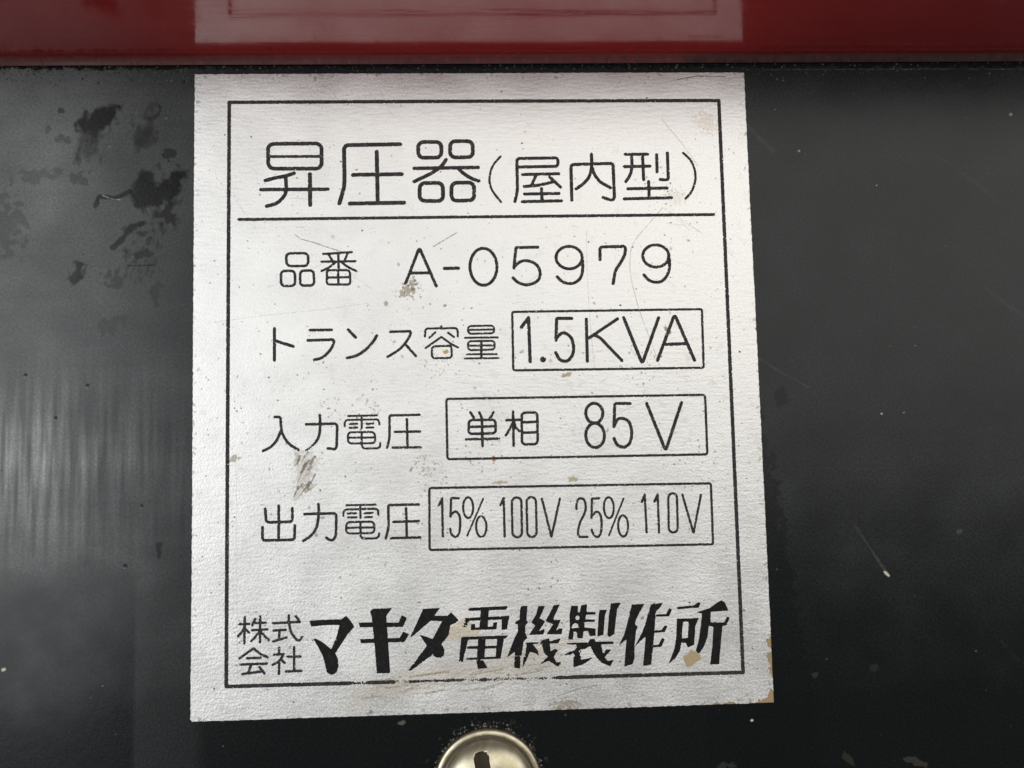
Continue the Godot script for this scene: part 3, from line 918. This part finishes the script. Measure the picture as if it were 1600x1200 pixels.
	glyph(line, "w 0.42 ; l 21.08 32.42 24.31 32.41 ; l 20.88 30.61 24.58 30.65 ; s 21.97 32.36 21.99 30.62 21.68 29.41 21.05 28.43 ; l 23.57 32.30 23.61 28.68 ; l 25.61 32.33 25.58 29.79 ; c 0.42 27.16 32.56 27.17 28.56 25.99 28.69 ; l 24.32 28.40 24.33 25.96 ; l 21.29 27.37 26.96 27.43 ; l 20.74 25.91 27.51 26.00")  # 型
	glyph(line, "w 0.31 ; s 29.46 32.54 30.62 31.21 31.11 29.13 30.56 27.07 29.54 25.86")  # )
	line = text_line("part_number_line", lettering)
	glyph(line, "w 0.34 ; r 0.62 -27.07 18.60 -24.00 18.61 -23.98 16.79 -26.98 16.78 ; r 0.55 -27.78 16.11 -25.85 16.13 -25.78 14.00 -27.73 13.98 ; r 0.55 -25.11 16.12 -23.24 16.14 -23.16 14.01 -25.11 13.99")  # 品
	glyph(line, "w 0.30 ; l -21.90 18.45 -17.93 18.67 ; l -22.13 17.36 -17.44 17.37 ; l -21.10 18.26 -20.61 17.47 ; l -18.51 18.41 -18.92 17.54 ; l -19.79 18.42 -19.77 16.46 ; s -20.26 17.20 -21.06 16.57 -22.13 16.04 ; s -19.36 17.28 -18.56 16.63 -17.32 15.97 ; r 0.40 -21.40 16.14 -18.21 16.12 -18.13 14.07 -21.41 14.12 ; l -21.38 15.10 -18.21 15.12 ; l -19.86 16.10 -19.78 14.10")  # 番
	glyph(line, "w 0.40 ; c 0.45 -10.70 13.47 -8.46 19.20 -6.16 13.68 ; l -9.80 15.58 -6.93 15.58")  # A
	glyph(line, "w 0.43 ; l -4.99 16.18 -3.00 16.20")  # -
	glyph(line, "w 0.41 ; o 0.51 16.35 1.90 2.64")  # 0
	glyph(line, "w 0.40 ; c 0.14 8.27 19.06 5.13 19.03 4.80 16.10 ; s 4.82 16.24 5.64 16.96 6.73 17.13 7.98 16.56 8.50 15.27 8.02 14.18 6.65 13.69 5.39 14.03 4.64 14.73")  # 5
	glyph(line, "w 0.40 ; o 12.64 17.51 1.86 1.61 ; s 14.47 17.77 14.56 16.29 14.30 14.83 13.55 14.01 12.64 13.79 11.64 14.04 10.89 14.78")  # 9
	glyph(line, "w 0.42 ; c 0.35 17.02 17.18 17.07 18.98 20.69 19.03 20.67 18.34 ; s 20.68 18.52 20.49 17.69 19.81 16.50 19.14 15.41 18.80 13.71")  # 7
	glyph(line, "w 0.40 ; o 24.99 17.59 1.86 1.60 ; s 26.81 17.61 26.93 16.50 26.72 15.22 25.95 14.12 24.94 13.81 23.94 14.10 23.19 14.89")  # 9
	line = text_line("capacity_line", lettering)
	glyph(line, "w 0.41 ; l -28.65 8.00 -28.64 3.61 ; l -28.47 6.29 -26.08 5.49")  # ト
	glyph(line, "w 0.37 ; l -23.74 7.72 -20.78 7.71 ; l -24.05 6.29 -20.60 6.34 ; s -20.74 6.35 -20.45 6.07 -20.83 5.09 -21.71 4.12 -22.42 3.73 -23.13 3.59")  # ラ
	glyph(line, "w 0.39 ; l -18.47 7.70 -17.45 6.61 ; s -14.52 6.79 -15.15 5.81 -16.22 4.75 -17.38 4.05 -18.62 3.76")  # ン
	glyph(line, "w 0.34 ; l -12.65 7.32 -9.88 7.35 ; s -9.93 7.35 -9.84 6.89 -10.61 5.65 -11.60 4.67 -13.03 3.84 ; l -10.62 5.60 -9.12 3.87")  # ス
	glyph(line, "w 0.27 ; l -5.54 8.00 -5.50 7.73 ; c 0.38 -7.82 6.59 -7.76 7.69 -3.27 7.70 -3.24 6.52 ; l -7.22 6.40 -6.36 7.16 ; l -4.62 7.08 -3.78 6.44 ; l -7.73 4.97 -5.56 6.47 ; l -5.52 6.47 -4.10 5.41 ; l -4.19 5.47 -3.22 4.97 ; r 0.45 -6.88 5.18 -4.15 5.23 -4.11 3.52 -6.90 3.52")  # 容
	glyph(line, "w 0.26 ; r 0.49 -1.83 7.96 1.81 7.98 1.88 6.89 -1.80 6.86 ; l -1.79 7.42 1.80 7.42 ; l -2.26 6.31 2.36 6.30 ; r 0.45 -1.84 5.82 1.86 5.83 1.88 4.59 -1.84 4.56 ; l -1.83 5.19 1.85 5.18 ; w 0.32 ; l 0.02 5.84 -0.00 3.45 ; w 0.25 ; l -2.02 3.99 2.14 3.95 ; l -2.30 3.40 2.40 3.39")  # 量
	glyph(line, "w 0.45 ; l 5.67 7.67 6.69 9.01 ; l 6.71 8.95 6.80 2.84")  # 1
	glyph(line, "w 0.79 ; l 8.61 3.10 8.63 3.09")  # .
	glyph(line, "w 0.43 ; c 0.18 12.78 8.83 10.66 8.86 10.49 5.76 ; s 10.54 5.99 11.10 6.61 11.82 6.74 12.62 6.09 12.95 4.82 12.74 3.64 12.18 2.93 11.55 2.81 10.92 3.09 10.41 4.04")  # 5
	glyph(line, "w 0.41 ; l 14.84 8.69 14.83 2.75 ; l 15.01 5.92 19.26 8.67 ; s 15.88 6.40 16.78 5.93 17.83 4.78 19.71 2.76")  # K
	glyph(line, "w 0.44 ; c 0.50 20.14 8.80 22.55 2.26 25.08 8.72")  # V
	glyph(line, "w 0.44 ; c 0.53 24.74 2.72 27.38 9.19 29.97 2.64 ; l 25.73 4.93 28.82 5.00")  # A
	line = text_line("input_voltage_line", lettering)
	glyph(line, "w 0.35 ; c 0.35 -28.58 -4.28 -27.77 -4.24 -27.74 -5.55 ; s -27.74 -5.37 -27.52 -6.61 -26.65 -7.94 -25.33 -8.85 ; s -27.74 -6.16 -28.31 -7.47 -29.09 -8.33 -30.13 -8.88")  # 入
	glyph(line, "w 0.35 ; c 0.48 -24.28 -5.35 -20.02 -5.34 -20.15 -8.91 -21.31 -8.71 ; s -22.42 -4.14 -22.37 -5.38 -22.57 -7.06 -23.32 -8.19 -24.37 -8.94")  # 力
	glyph(line, "w 0.26 ; l -18.52 -4.31 -14.60 -4.31 ; c 0.42 -19.01 -5.71 -18.99 -4.87 -14.30 -4.85 -14.26 -5.54 ; l -16.67 -4.34 -16.68 -6.02 ; l -18.33 -5.42 -17.30 -5.41 ; l -18.36 -5.95 -17.26 -5.94 ; l -16.02 -5.45 -15.09 -5.43 ; l -16.02 -5.97 -15.10 -5.95 ; r 0.51 -18.58 -6.56 -14.88 -6.59 -14.82 -8.14 -18.58 -8.10 ; l -18.54 -7.31 -14.84 -7.34 ; c 0.53 -16.69 -6.60 -16.70 -8.83 -14.19 -8.84 -14.14 -8.15")  # 電
	glyph(line, "w 0.32 ; c 0.22 -8.72 -4.34 -12.84 -4.35 -12.86 -7.07 ; s -12.86 -6.89 -12.91 -7.60 -13.22 -8.78 ; l -10.45 -4.90 -10.40 -8.84 ; l -12.10 -6.63 -8.66 -6.64 ; l -12.43 -8.80 -8.60 -8.82")  # 圧
	glyph(line, "w 0.34 ; l -1.66 -4.13 -1.19 -4.86 ; l -0.42 -4.16 -0.12 -4.92 ; l 1.54 -4.19 0.94 -5.16 ; r 0.46 -1.90 -5.20 1.79 -5.22 1.80 -7.09 -1.93 -7.11 ; l -1.92 -6.13 1.77 -6.13 ; l -0.08 -5.01 -0.05 -8.83 ; l -2.30 -7.85 2.23 -7.85")  # 単
	glyph(line, "w 0.34 ; l 3.30 -5.32 5.35 -5.29 ; l 4.26 -4.11 4.26 -8.83 ; s 4.19 -5.71 3.72 -6.60 3.22 -7.39 ; s 4.41 -5.72 4.62 -6.35 5.05 -6.84 ; r 0.52 5.46 -4.31 7.65 -4.31 7.60 -8.71 5.42 -8.72 ; l 5.44 -5.65 7.62 -5.62 ; l 5.41 -7.09 7.64 -7.07")  # 相
	glyph(line, "w 0.41 ; o 15.60 -4.56 1.19 1.38 ; o 15.63 -7.65 1.30 1.69")  # 8
	glyph(line, "w 0.41 ; c 0.27 20.66 -3.30 18.50 -3.26 18.31 -6.48 ; s 18.36 -6.39 18.79 -5.55 19.51 -5.38 20.40 -5.84 20.76 -7.19 20.54 -8.62 19.93 -9.27 19.39 -9.35 18.68 -9.02 18.26 -8.13")  # 5
	glyph(line, "w 0.43 ; c 0.50 23.00 -3.34 25.44 -10.01 27.89 -3.34")  # V
	line = text_line("output_voltage_line", lettering)
	glyph(line, "w 0.36 ; c 0.43 -29.83 -16.79 -29.71 -18.61 -26.16 -18.60 -26.18 -16.78 ; c 0.35 -30.20 -19.25 -30.20 -21.03 -25.87 -21.03 -25.84 -19.13 ; l -28.01 -16.39 -28.02 -21.03")  # 出
	glyph(line, "w 0.35 ; c 0.48 -24.51 -17.60 -20.18 -17.59 -20.25 -19.95 ; s -20.23 -19.69 -20.34 -20.73 -20.73 -21.20 -21.17 -21.14 -21.56 -20.88 ; s -22.62 -16.30 -22.59 -17.64 -22.90 -19.46 -23.60 -20.48 -24.68 -21.23")  # 力
	glyph(line, "w 0.27 ; l -18.80 -16.53 -14.86 -16.54 ; c 0.42 -19.24 -17.94 -19.19 -17.11 -14.52 -17.09 -14.48 -17.92 ; l -16.96 -16.64 -16.91 -18.29 ; l -18.63 -17.65 -17.54 -17.65 ; l -18.59 -18.19 -17.45 -18.20 ; l -16.31 -17.68 -15.27 -17.65 ; l -16.27 -18.22 -15.36 -18.20 ; r 0.52 -18.85 -18.82 -15.06 -18.84 -15.02 -20.38 -18.86 -20.38 ; l -18.85 -19.60 -15.06 -19.62 ; c 0.52 -16.92 -18.86 -16.93 -21.09 -14.50 -21.11 -14.39 -20.48")  # 電
	glyph(line, "w 0.33 ; c 0.22 -8.95 -16.64 -13.11 -16.64 -13.09 -19.34 ; s -13.09 -19.17 -13.19 -20.03 -13.50 -21.15 ; l -10.68 -17.13 -10.63 -21.05 ; l -12.43 -18.94 -8.97 -18.91 ; l -12.76 -21.13 -8.78 -21.13")  # 圧
	glyph(line, "w 0.30 ; l -6.18 -16.79 -5.73 -15.88 ; l -5.73 -15.88 -5.71 -21.08")  # 1
	glyph(line, "w 0.30 ; c 0.18 -3.44 -15.93 -4.50 -15.87 -4.62 -18.44 ; s -4.57 -18.18 -3.91 -17.72 -3.39 -18.34 -3.32 -19.56 -3.51 -20.78 -4.00 -21.16 -4.48 -20.84 -4.69 -20.06")  # 5
	glyph(line, "w 0.28 ; o -2.18 -17.23 0.69 1.41 ; o -0.42 -19.85 0.70 1.41 ; w 0.22 ; l -0.09 -16.05 -2.37 -21.07")  # %
	glyph(line, "w 0.30 ; l 2.28 -16.98 2.74 -16.03 ; l 2.74 -16.03 2.77 -21.27")  # 1
	glyph(line, "w 0.30 ; r 0.65 3.85 -16.01 5.18 -15.99 5.15 -21.42 3.85 -21.39")  # 0
	glyph(line, "w 0.30 ; r 0.65 5.89 -15.99 7.17 -15.97 7.18 -21.42 5.90 -21.44")  # 0
	glyph(line, "w 0.30 ; c 0.18 8.01 -16.23 9.21 -21.51 10.49 -16.29")  # V
	glyph(line, "w 0.30 ; s 12.77 -17.74 12.79 -17.04 13.07 -16.43 13.47 -16.31 13.91 -16.63 14.05 -17.51 13.86 -18.38 13.30 -19.42 12.96 -20.47 12.90 -21.25 13.11 -21.57 ; l 13.11 -21.59 14.18 -21.59")  # 2
	glyph(line, "w 0.30 ; c 0.18 15.97 -16.36 14.94 -16.37 14.82 -19.02 ; s 14.92 -18.67 15.56 -18.20 16.04 -18.61 16.19 -19.58 16.11 -20.80 15.82 -21.49 15.42 -21.62 15.07 -21.30 14.78 -20.64")  # 5
	glyph(line, "w 0.28 ; o 17.26 -17.67 0.69 1.42 ; o 19.17 -20.21 0.69 1.44 ; w 0.22 ; l 19.35 -16.44 17.17 -21.44")  # %
	glyph(line, "w 0.29 ; l 21.86 -16.98 22.32 -15.97 ; l 22.32 -15.97 22.40 -21.17")  # 1
	glyph(line, "w 0.29 ; l 23.63 -16.97 24.11 -16.01 ; l 24.11 -16.01 24.13 -21.21")  # 1
	glyph(line, "w 0.29 ; r 0.66 25.59 -15.91 26.80 -15.89 26.75 -21.27 25.49 -21.28")  # 0
	glyph(line, "w 0.29 ; c 0.18 27.58 -16.13 28.93 -21.45 30.16 -16.19")  # V
	line = text_line("company_form_line", lettering)
	glyph(line, "w 0.31 ; l -33.24 -32.13 -31.94 -32.12 ; l -32.53 -31.23 -32.57 -34.67 ; s -32.58 -32.51 -32.88 -33.09 -33.39 -33.71 ; l -32.45 -32.76 -31.98 -33.24 ; l -31.13 -31.48 -31.51 -32.32 ; l -31.34 -32.01 -29.71 -32.03 ; l -31.55 -32.96 -29.50 -32.91 ; l -30.47 -31.16 -30.48 -34.60 ; s -30.61 -33.24 -31.08 -33.82 -31.63 -34.40 ; s -30.31 -33.25 -29.88 -33.77 -29.32 -34.33")  # 株
	glyph(line, "w 0.31 ; l -28.77 -32.12 -25.12 -32.04 ; s -26.65 -31.13 -26.58 -32.33 -26.23 -33.53 -25.50 -34.44 -25.12 -34.41 -24.86 -33.99 ; l -25.68 -31.29 -25.33 -31.72 ; l -28.68 -33.08 -27.05 -33.04 ; l -27.91 -33.14 -27.91 -34.29 ; l -28.72 -34.52 -26.92 -34.06")  # 式
	glyph(line, "w 0.31 ; l -33.20 -36.63 -31.37 -35.38 ; s -31.31 -35.38 -30.38 -36.16 -29.44 -36.59 ; l -32.18 -36.65 -30.38 -36.63 ; l -33.03 -37.44 -29.57 -37.43 ; l -31.62 -37.48 -32.04 -38.56 ; l -32.81 -38.71 -30.04 -38.41 ; l -30.55 -37.85 -29.86 -38.71")  # 会
	glyph(line, "w 0.31 ; l -27.92 -35.39 -27.95 -36.02 ; l -28.59 -36.30 -27.30 -36.21 ; s -27.35 -36.25 -27.90 -37.12 -28.76 -37.60 ; l -27.90 -37.04 -27.94 -38.81 ; l -27.64 -36.96 -27.17 -37.39 ; l -26.79 -36.60 -25.07 -36.61 ; l -25.93 -35.36 -25.91 -38.53 ; l -27.00 -38.54 -24.95 -38.51")  # 社
	line = text_line("company_name_lettering", lettering)
	glyph(line, "f -23.87 -32.02 -23.70 -31.89 -22.49 -31.84 -19.56 -31.82 -18.91 -31.38 -18.35 -32.04 -17.79 -32.86 -18.70 -33.82 -20.39 -36.32 -20.05 -37.09 -19.96 -38.02 -20.18 -38.73 -20.53 -39.06 -20.87 -39.15 -21.22 -39.04 -21.56 -38.78 -21.81 -37.63 -22.07 -36.69 -22.58 -35.66 -23.35 -34.33 -22.97 -34.31 -22.06 -34.83 -20.95 -35.75 -20.30 -34.37 -19.82 -32.59 -21.63 -32.55 -23.61 -32.71")  # マ
	glyph(line, "f -15.70 -30.91 -15.40 -30.54 -12.71 -30.52 -13.50 -31.57 -13.46 -32.51 -13.34 -33.96 -13.04 -39.15 -14.85 -39.14 -15.09 -35.62 -15.49 -31.60 ; f -17.23 -32.32 -15.58 -32.35 -11.86 -32.48 -11.42 -31.50 -10.71 -31.90 -11.26 -33.08 -17.10 -32.97 ; f -17.15 -34.54 -15.16 -34.53 -11.75 -34.53 -11.22 -33.68 -10.44 -34.08 -11.10 -35.11 -13.18 -35.07 -16.90 -35.10")  # キ
	glyph(line, "f -8.50 -30.72 -6.23 -30.69 -6.98 -31.70 -5.24 -31.75 -4.71 -31.29 -3.51 -32.56 -4.83 -33.00 -5.11 -34.36 -5.99 -35.44 -5.65 -36.22 -5.62 -36.73 -5.84 -37.23 -6.19 -37.44 -6.80 -37.38 -7.22 -36.94 -10.45 -39.05 -10.62 -38.80 -8.08 -35.64 -9.01 -34.21 -8.49 -34.31 -7.28 -34.81 -5.95 -32.45 -7.52 -32.37 -10.06 -34.44 -10.32 -34.51")  # タ
	glyph(line, "f -2.44 -30.96 -2.09 -30.76 3.03 -30.65 2.80 -31.16 -2.27 -31.18 ; f -0.70 -31.05 0.44 -31.04 0.22 -33.65 -0.92 -33.70 ; f -2.85 -32.11 3.22 -31.97 2.84 -33.80 2.09 -33.83 2.16 -32.46 -2.29 -32.51 -2.57 -33.57 -3.70 -33.46 -3.17 -32.70 ; f -2.04 -32.99 -1.51 -32.92 -1.48 -33.43 0.22 -33.39 0.92 -33.32 1.02 -32.81 1.55 -32.78 1.40 -33.76 -2.14 -33.75 ; f -3.28 -34.62 3.00 -34.58 2.64 -35.04 -2.42 -35.03 ; f -3.37 -34.66 -2.42 -34.86 -2.79 -36.38 -3.16 -37.99 -3.86 -37.97 -3.57 -36.02 ; f -1.11 -34.98 -0.07 -34.97 -0.29 -37.65 -1.33 -37.62 ; f 1.51 -34.88 2.47 -34.74 1.89 -37.71 1.19 -37.60 ; f -2.61 -35.88 1.75 -35.91 1.74 -36.30 -2.61 -36.26 ; f -2.80 -37.40 1.90 -37.37 1.89 -37.66 -2.81 -37.74 ; f -1.42 -37.70 -0.46 -37.81 0.13 -38.85 -1.27 -38.98")  # 電
	glyph(line, "f 4.87 -30.72 5.70 -30.70 5.53 -32.59 5.74 -32.94 5.34 -33.36 5.40 -34.47 5.61 -34.99 5.08 -35.49 4.77 -37.36 3.86 -37.34 3.83 -36.82 2.76 -37.56 3.77 -35.11 4.32 -34.10 4.34 -33.16 3.90 -33.06 4.08 -32.77 4.57 -32.48 4.68 -31.19 ; f 7.19 -30.78 8.12 -30.77 7.33 -32.42 8.11 -32.83 7.20 -34.18 7.83 -33.85 8.00 -33.94 7.81 -34.62 5.79 -34.61 6.70 -33.39 6.18 -32.95 6.82 -31.94 ; f 9.30 -30.71 10.14 -30.65 9.17 -32.60 10.22 -32.76 9.48 -34.24 9.93 -33.82 10.46 -33.88 10.26 -34.65 8.20 -34.59 9.16 -33.29 8.11 -32.83 8.66 -31.90 ; f 5.34 -35.63 7.35 -35.51 7.36 -35.21 8.58 -35.16 8.66 -35.55 9.37 -35.35 10.16 -35.16 9.80 -35.84 8.66 -35.85 8.72 -36.87 9.34 -36.55 9.77 -36.73 9.14 -37.65 9.47 -38.35 10.26 -38.28 9.85 -38.95 9.20 -38.77 8.43 -38.15 6.93 -38.79 8.35 -37.55 7.84 -37.11 7.52 -35.94 5.38 -35.80 ; f 5.51 -35.76 6.21 -35.74 6.97 -36.65 7.13 -37.39 6.62 -37.07 5.92 -36.88 5.56 -37.55 5.21 -37.37 ; f 3.81 -37.38 4.64 -37.40 4.52 -39.06 3.70 -38.95 ; f 5.03 -37.54 5.74 -37.30 5.19 -38.40 4.83 -38.98")  # 機
	glyph(line, "f 11.68 -30.86 12.64 -30.88 12.58 -31.79 12.80 -31.79 13.09 -30.81 13.88 -30.70 13.81 -31.69 15.04 -31.81 14.99 -32.11 13.71 -32.12 13.61 -32.72 14.93 -32.80 14.88 -33.10 13.47 -33.10 13.45 -33.83 14.94 -33.96 14.96 -34.99 14.12 -34.97 13.88 -34.27 13.30 -34.34 13.14 -35.28 12.44 -35.22 12.29 -34.32 11.98 -34.39 11.82 -35.42 11.12 -35.36 11.42 -33.95 11.43 -32.06 ; h 12.21 -32.47 12.35 -32.24 12.57 -32.19 12.77 -32.31 12.82 -32.53 12.70 -32.74 12.49 -32.80 12.29 -32.70 ; h 11.69 -33.87 11.83 -33.40 12.23 -33.18 12.58 -33.38 12.61 -33.81 ; f 15.58 -31.52 16.60 -31.51 16.31 -32.19 16.01 -34.89 15.17 -35.08 15.43 -32.16 ; f 17.15 -30.66 18.57 -30.61 18.01 -31.46 17.51 -34.80 16.84 -35.21 16.54 -34.95 16.84 -32.20 ; f 10.85 -35.82 13.92 -35.82 14.11 -35.40 14.81 -35.37 14.89 -35.76 17.44 -35.79 17.34 -36.13 15.67 -36.17 15.86 -37.24 16.08 -37.34 16.27 -36.83 17.06 -36.89 16.10 -37.85 16.49 -38.37 17.37 -38.23 16.82 -39.11 15.69 -38.61 15.01 -37.91 14.50 -37.12 14.17 -36.34 12.93 -36.91 12.81 -38.10 14.57 -37.85 13.23 -38.71 11.73 -39.14 11.88 -37.39 10.46 -37.44 11.97 -36.62 12.16 -36.16 10.93 -35.99")  # 製
	glyph(line, "f 20.02 -30.90 21.79 -30.86 21.00 -32.14 20.48 -33.16 20.42 -33.59 20.80 -33.99 20.53 -34.37 20.24 -36.42 20.19 -38.14 19.90 -38.90 18.75 -39.21 18.93 -37.42 19.17 -35.54 18.08 -36.36 18.88 -34.84 19.37 -33.30 ; f 22.59 -30.84 24.32 -30.80 23.76 -31.69 23.29 -32.37 23.04 -34.61 22.79 -36.67 22.45 -39.01 21.30 -39.24 21.65 -36.63 21.78 -35.26 20.24 -36.60 21.36 -34.65 21.93 -33.20 22.33 -31.83 ; f 23.29 -32.29 24.71 -32.32 25.18 -31.52 25.57 -31.70 25.14 -32.64 23.28 -32.63 ; f 23.04 -34.44 24.02 -34.42 24.48 -33.83 24.88 -33.93 24.45 -34.73 22.94 -34.82 ; f 22.71 -36.41 23.51 -36.43 24.07 -35.50 24.42 -35.68 23.94 -36.70 22.70 -36.75")  # 作
	glyph(line, "f 26.21 -31.41 28.66 -31.22 29.20 -30.84 29.56 -30.94 29.27 -31.58 26.33 -31.72 ; f 26.19 -32.97 29.26 -32.96 28.73 -33.99 28.46 -36.56 27.56 -36.88 27.32 -36.28 26.70 -36.26 26.48 -37.28 25.74 -38.38 24.83 -39.00 24.93 -38.78 25.70 -37.00 26.02 -35.38 ; h 27.06 -33.47 27.24 -33.41 27.69 -33.42 27.79 -33.62 27.75 -34.05 27.61 -35.51 27.43 -35.63 26.81 -35.62 26.90 -34.37 ; f 28.89 -32.18 30.68 -31.70 32.42 -30.62 32.94 -30.98 33.39 -32.08 30.93 -32.19 30.83 -33.57 32.74 -33.66 33.13 -32.89 33.53 -32.95 33.08 -34.02 32.46 -34.17 32.20 -36.07 31.81 -39.24 30.57 -39.24 30.93 -36.89 31.21 -34.23 30.59 -34.04 30.36 -35.50 29.78 -36.86 29.03 -37.87 28.60 -37.43 29.10 -35.98 29.49 -33.83 29.68 -32.37 28.97 -32.22")  # 所
	var scrap := line_of("27.98 -37.20 28.6 -37.5 29.22 -37.87 29.30 -38.48 28.6 -38.9 28.00 -39.39 27.33 -39.45 27.1 -38.8 26.85 -38.10 27.5 -37.8")
	var scrap_mesh := slab(scrap, FOIL_TOP + 0.002, FOIL_TOP + 0.07, 0.03)
	var scrap_material := StandardMaterial3D.new()
	scrap_material.albedo_color = Color(0.40, 0.31, 0.18).linear_to_srgb()
	scrap_material.roughness = 0.75
	put("tape_scrap", scrap_mesh, scrap_material, label_root)


func build_screw() -> void:
	var root := Node3D.new()
	root.name = "screw"
	add_child(root)
	root.position = Vector3(-0.1, -54.0, 0.0) * MM
	tag(root, "yellowish zinc plated round head cross screw below the label", "screw")
	var metal := StandardMaterial3D.new()
	metal.albedo_color = Color(0.72, 0.69, 0.62).linear_to_srgb()
	metal.metallic = 1.0
	metal.roughness = 0.4
	var tarnish := NoiseTexture2D.new()
	tarnish.width = 256
	tarnish.height = 256
	tarnish.seamless = true
	var tn := FastNoiseLite.new()
	tn.seed = 4
	tn.frequency = 0.025
	tarnish.noise = tn
	var ramp := Gradient.new()
	ramp.set_color(0, Color(0.74, 0.71, 0.60))
	ramp.set_color(1, Color(0.98, 0.97, 0.93))
	tarnish.color_ramp = ramp
	metal.albedo_texture = tarnish
	metal.heightmap_enabled = true
	metal.heightmap_texture = tarnish
	metal.heightmap_scale = 0.006
	metal.uv1_triplanar = true
	metal.uv1_scale = Vector3(90, 90, 90)
	var flange := put("flange", lathe([[0.0, 0.0], [7.2, 0.0], [7.25, 0.15], [7.2, 0.55], [7.0, 0.75], [6.5, 0.82], [6.1, 0.70], [0.0, 0.7]], 72), metal, root)
	flange.set_meta("label", "thin washer rim with brown dirt")
	var dome := []
	dome.append([0.0, 0.3])
	dome.append([6.15, 0.3])
	dome.append([6.2, 0.9])
	for k in range(1, 13):
		var a := k / 12.0 * PI / 2.0
		dome.append([6.2 * pow(cos(a), 0.8), 0.9 + 2.5 * sin(a)])
	var dirt := StandardMaterial3D.new()
	dirt.albedo_color = Color(0.075, 0.058, 0.034).linear_to_srgb()
	dirt.roughness = 0.75
	put("grime_ring", lathe([[6.1, 0.3], [6.55, 0.3], [6.52, 0.83], [6.38, 0.9], [6.1, 0.93]], 72), dirt, root)
	var head := CSGCombiner3D.new()
	head.name = "head"
	root.add_child(head)
	var cap := CSGMesh3D.new()
	cap.name = "cap"
	cap.mesh = lathe(dome, 72)
	cap.material = metal
	head.add_child(cap)
	for k in 2:   # the cross recess: two slots with rounded ends
		var turn := PI / 2.0 * k + 0.19
		var arm := CSGBox3D.new()
		arm.name = "recess"
		arm.size = Vector3(8.0, 1.7 + 0.3 * k, 5.0) * MM
		arm.position = Vector3(0, 0, 3.9) * MM
		arm.rotation.z = turn
		arm.operation = CSGShape3D.OPERATION_SUBTRACTION
		arm.material = dirt  # dirt colour, also painting in the shade of the deep recess
		head.add_child(arm, true)
		for s in [-1.0, 1.0]:
			var tip := CSGCylinder3D.new()
			tip.name = "recess_end"
			tip.radius = (0.87 + 0.15 * k) * MM
			tip.height = 5.0 * MM
			tip.sides = 20
			tip.rotation.x = PI / 2.0
			tip.position = Vector3(cos(turn) * 4.1 * s, sin(turn) * 4.1 * s, 3.8 + 0.1 * k) * MM
			tip.operation = CSGShape3D.OPERATION_SUBTRACTION
			tip.material = dirt
			head.add_child(tip, true)


func lathe(profile: Array, sides: int) -> ArrayMesh:
	var st := SurfaceTool.new()
	st.begin(Mesh.PRIMITIVE_TRIANGLES)
	st.set_smooth_group(1)
	var n := profile.size()
	for i in n - 1:
		for k in sides:
			var a0 := TAU * k / sides
			var a1 := TAU * ((k + 1) % sides) / sides
			var p: Array = profile[i]
			var q: Array = profile[i + 1]
			var a := Vector3(cos(a0) * p[0], sin(a0) * p[0], p[1]) * MM
			var b := Vector3(cos(a1) * p[0], sin(a1) * p[0], p[1]) * MM
			var c := Vector3(cos(a1) * q[0], sin(a1) * q[0], q[1]) * MM
			var d := Vector3(cos(a0) * q[0], sin(a0) * q[0], q[1]) * MM
			if p[0] > 0.0:
				for v in [a, c, b]:
					st.add_vertex(v)
			if q[0] > 0.001:
				for v in [a, d, c]:
					st.add_vertex(v)
	st.generate_normals()
	return st.commit()
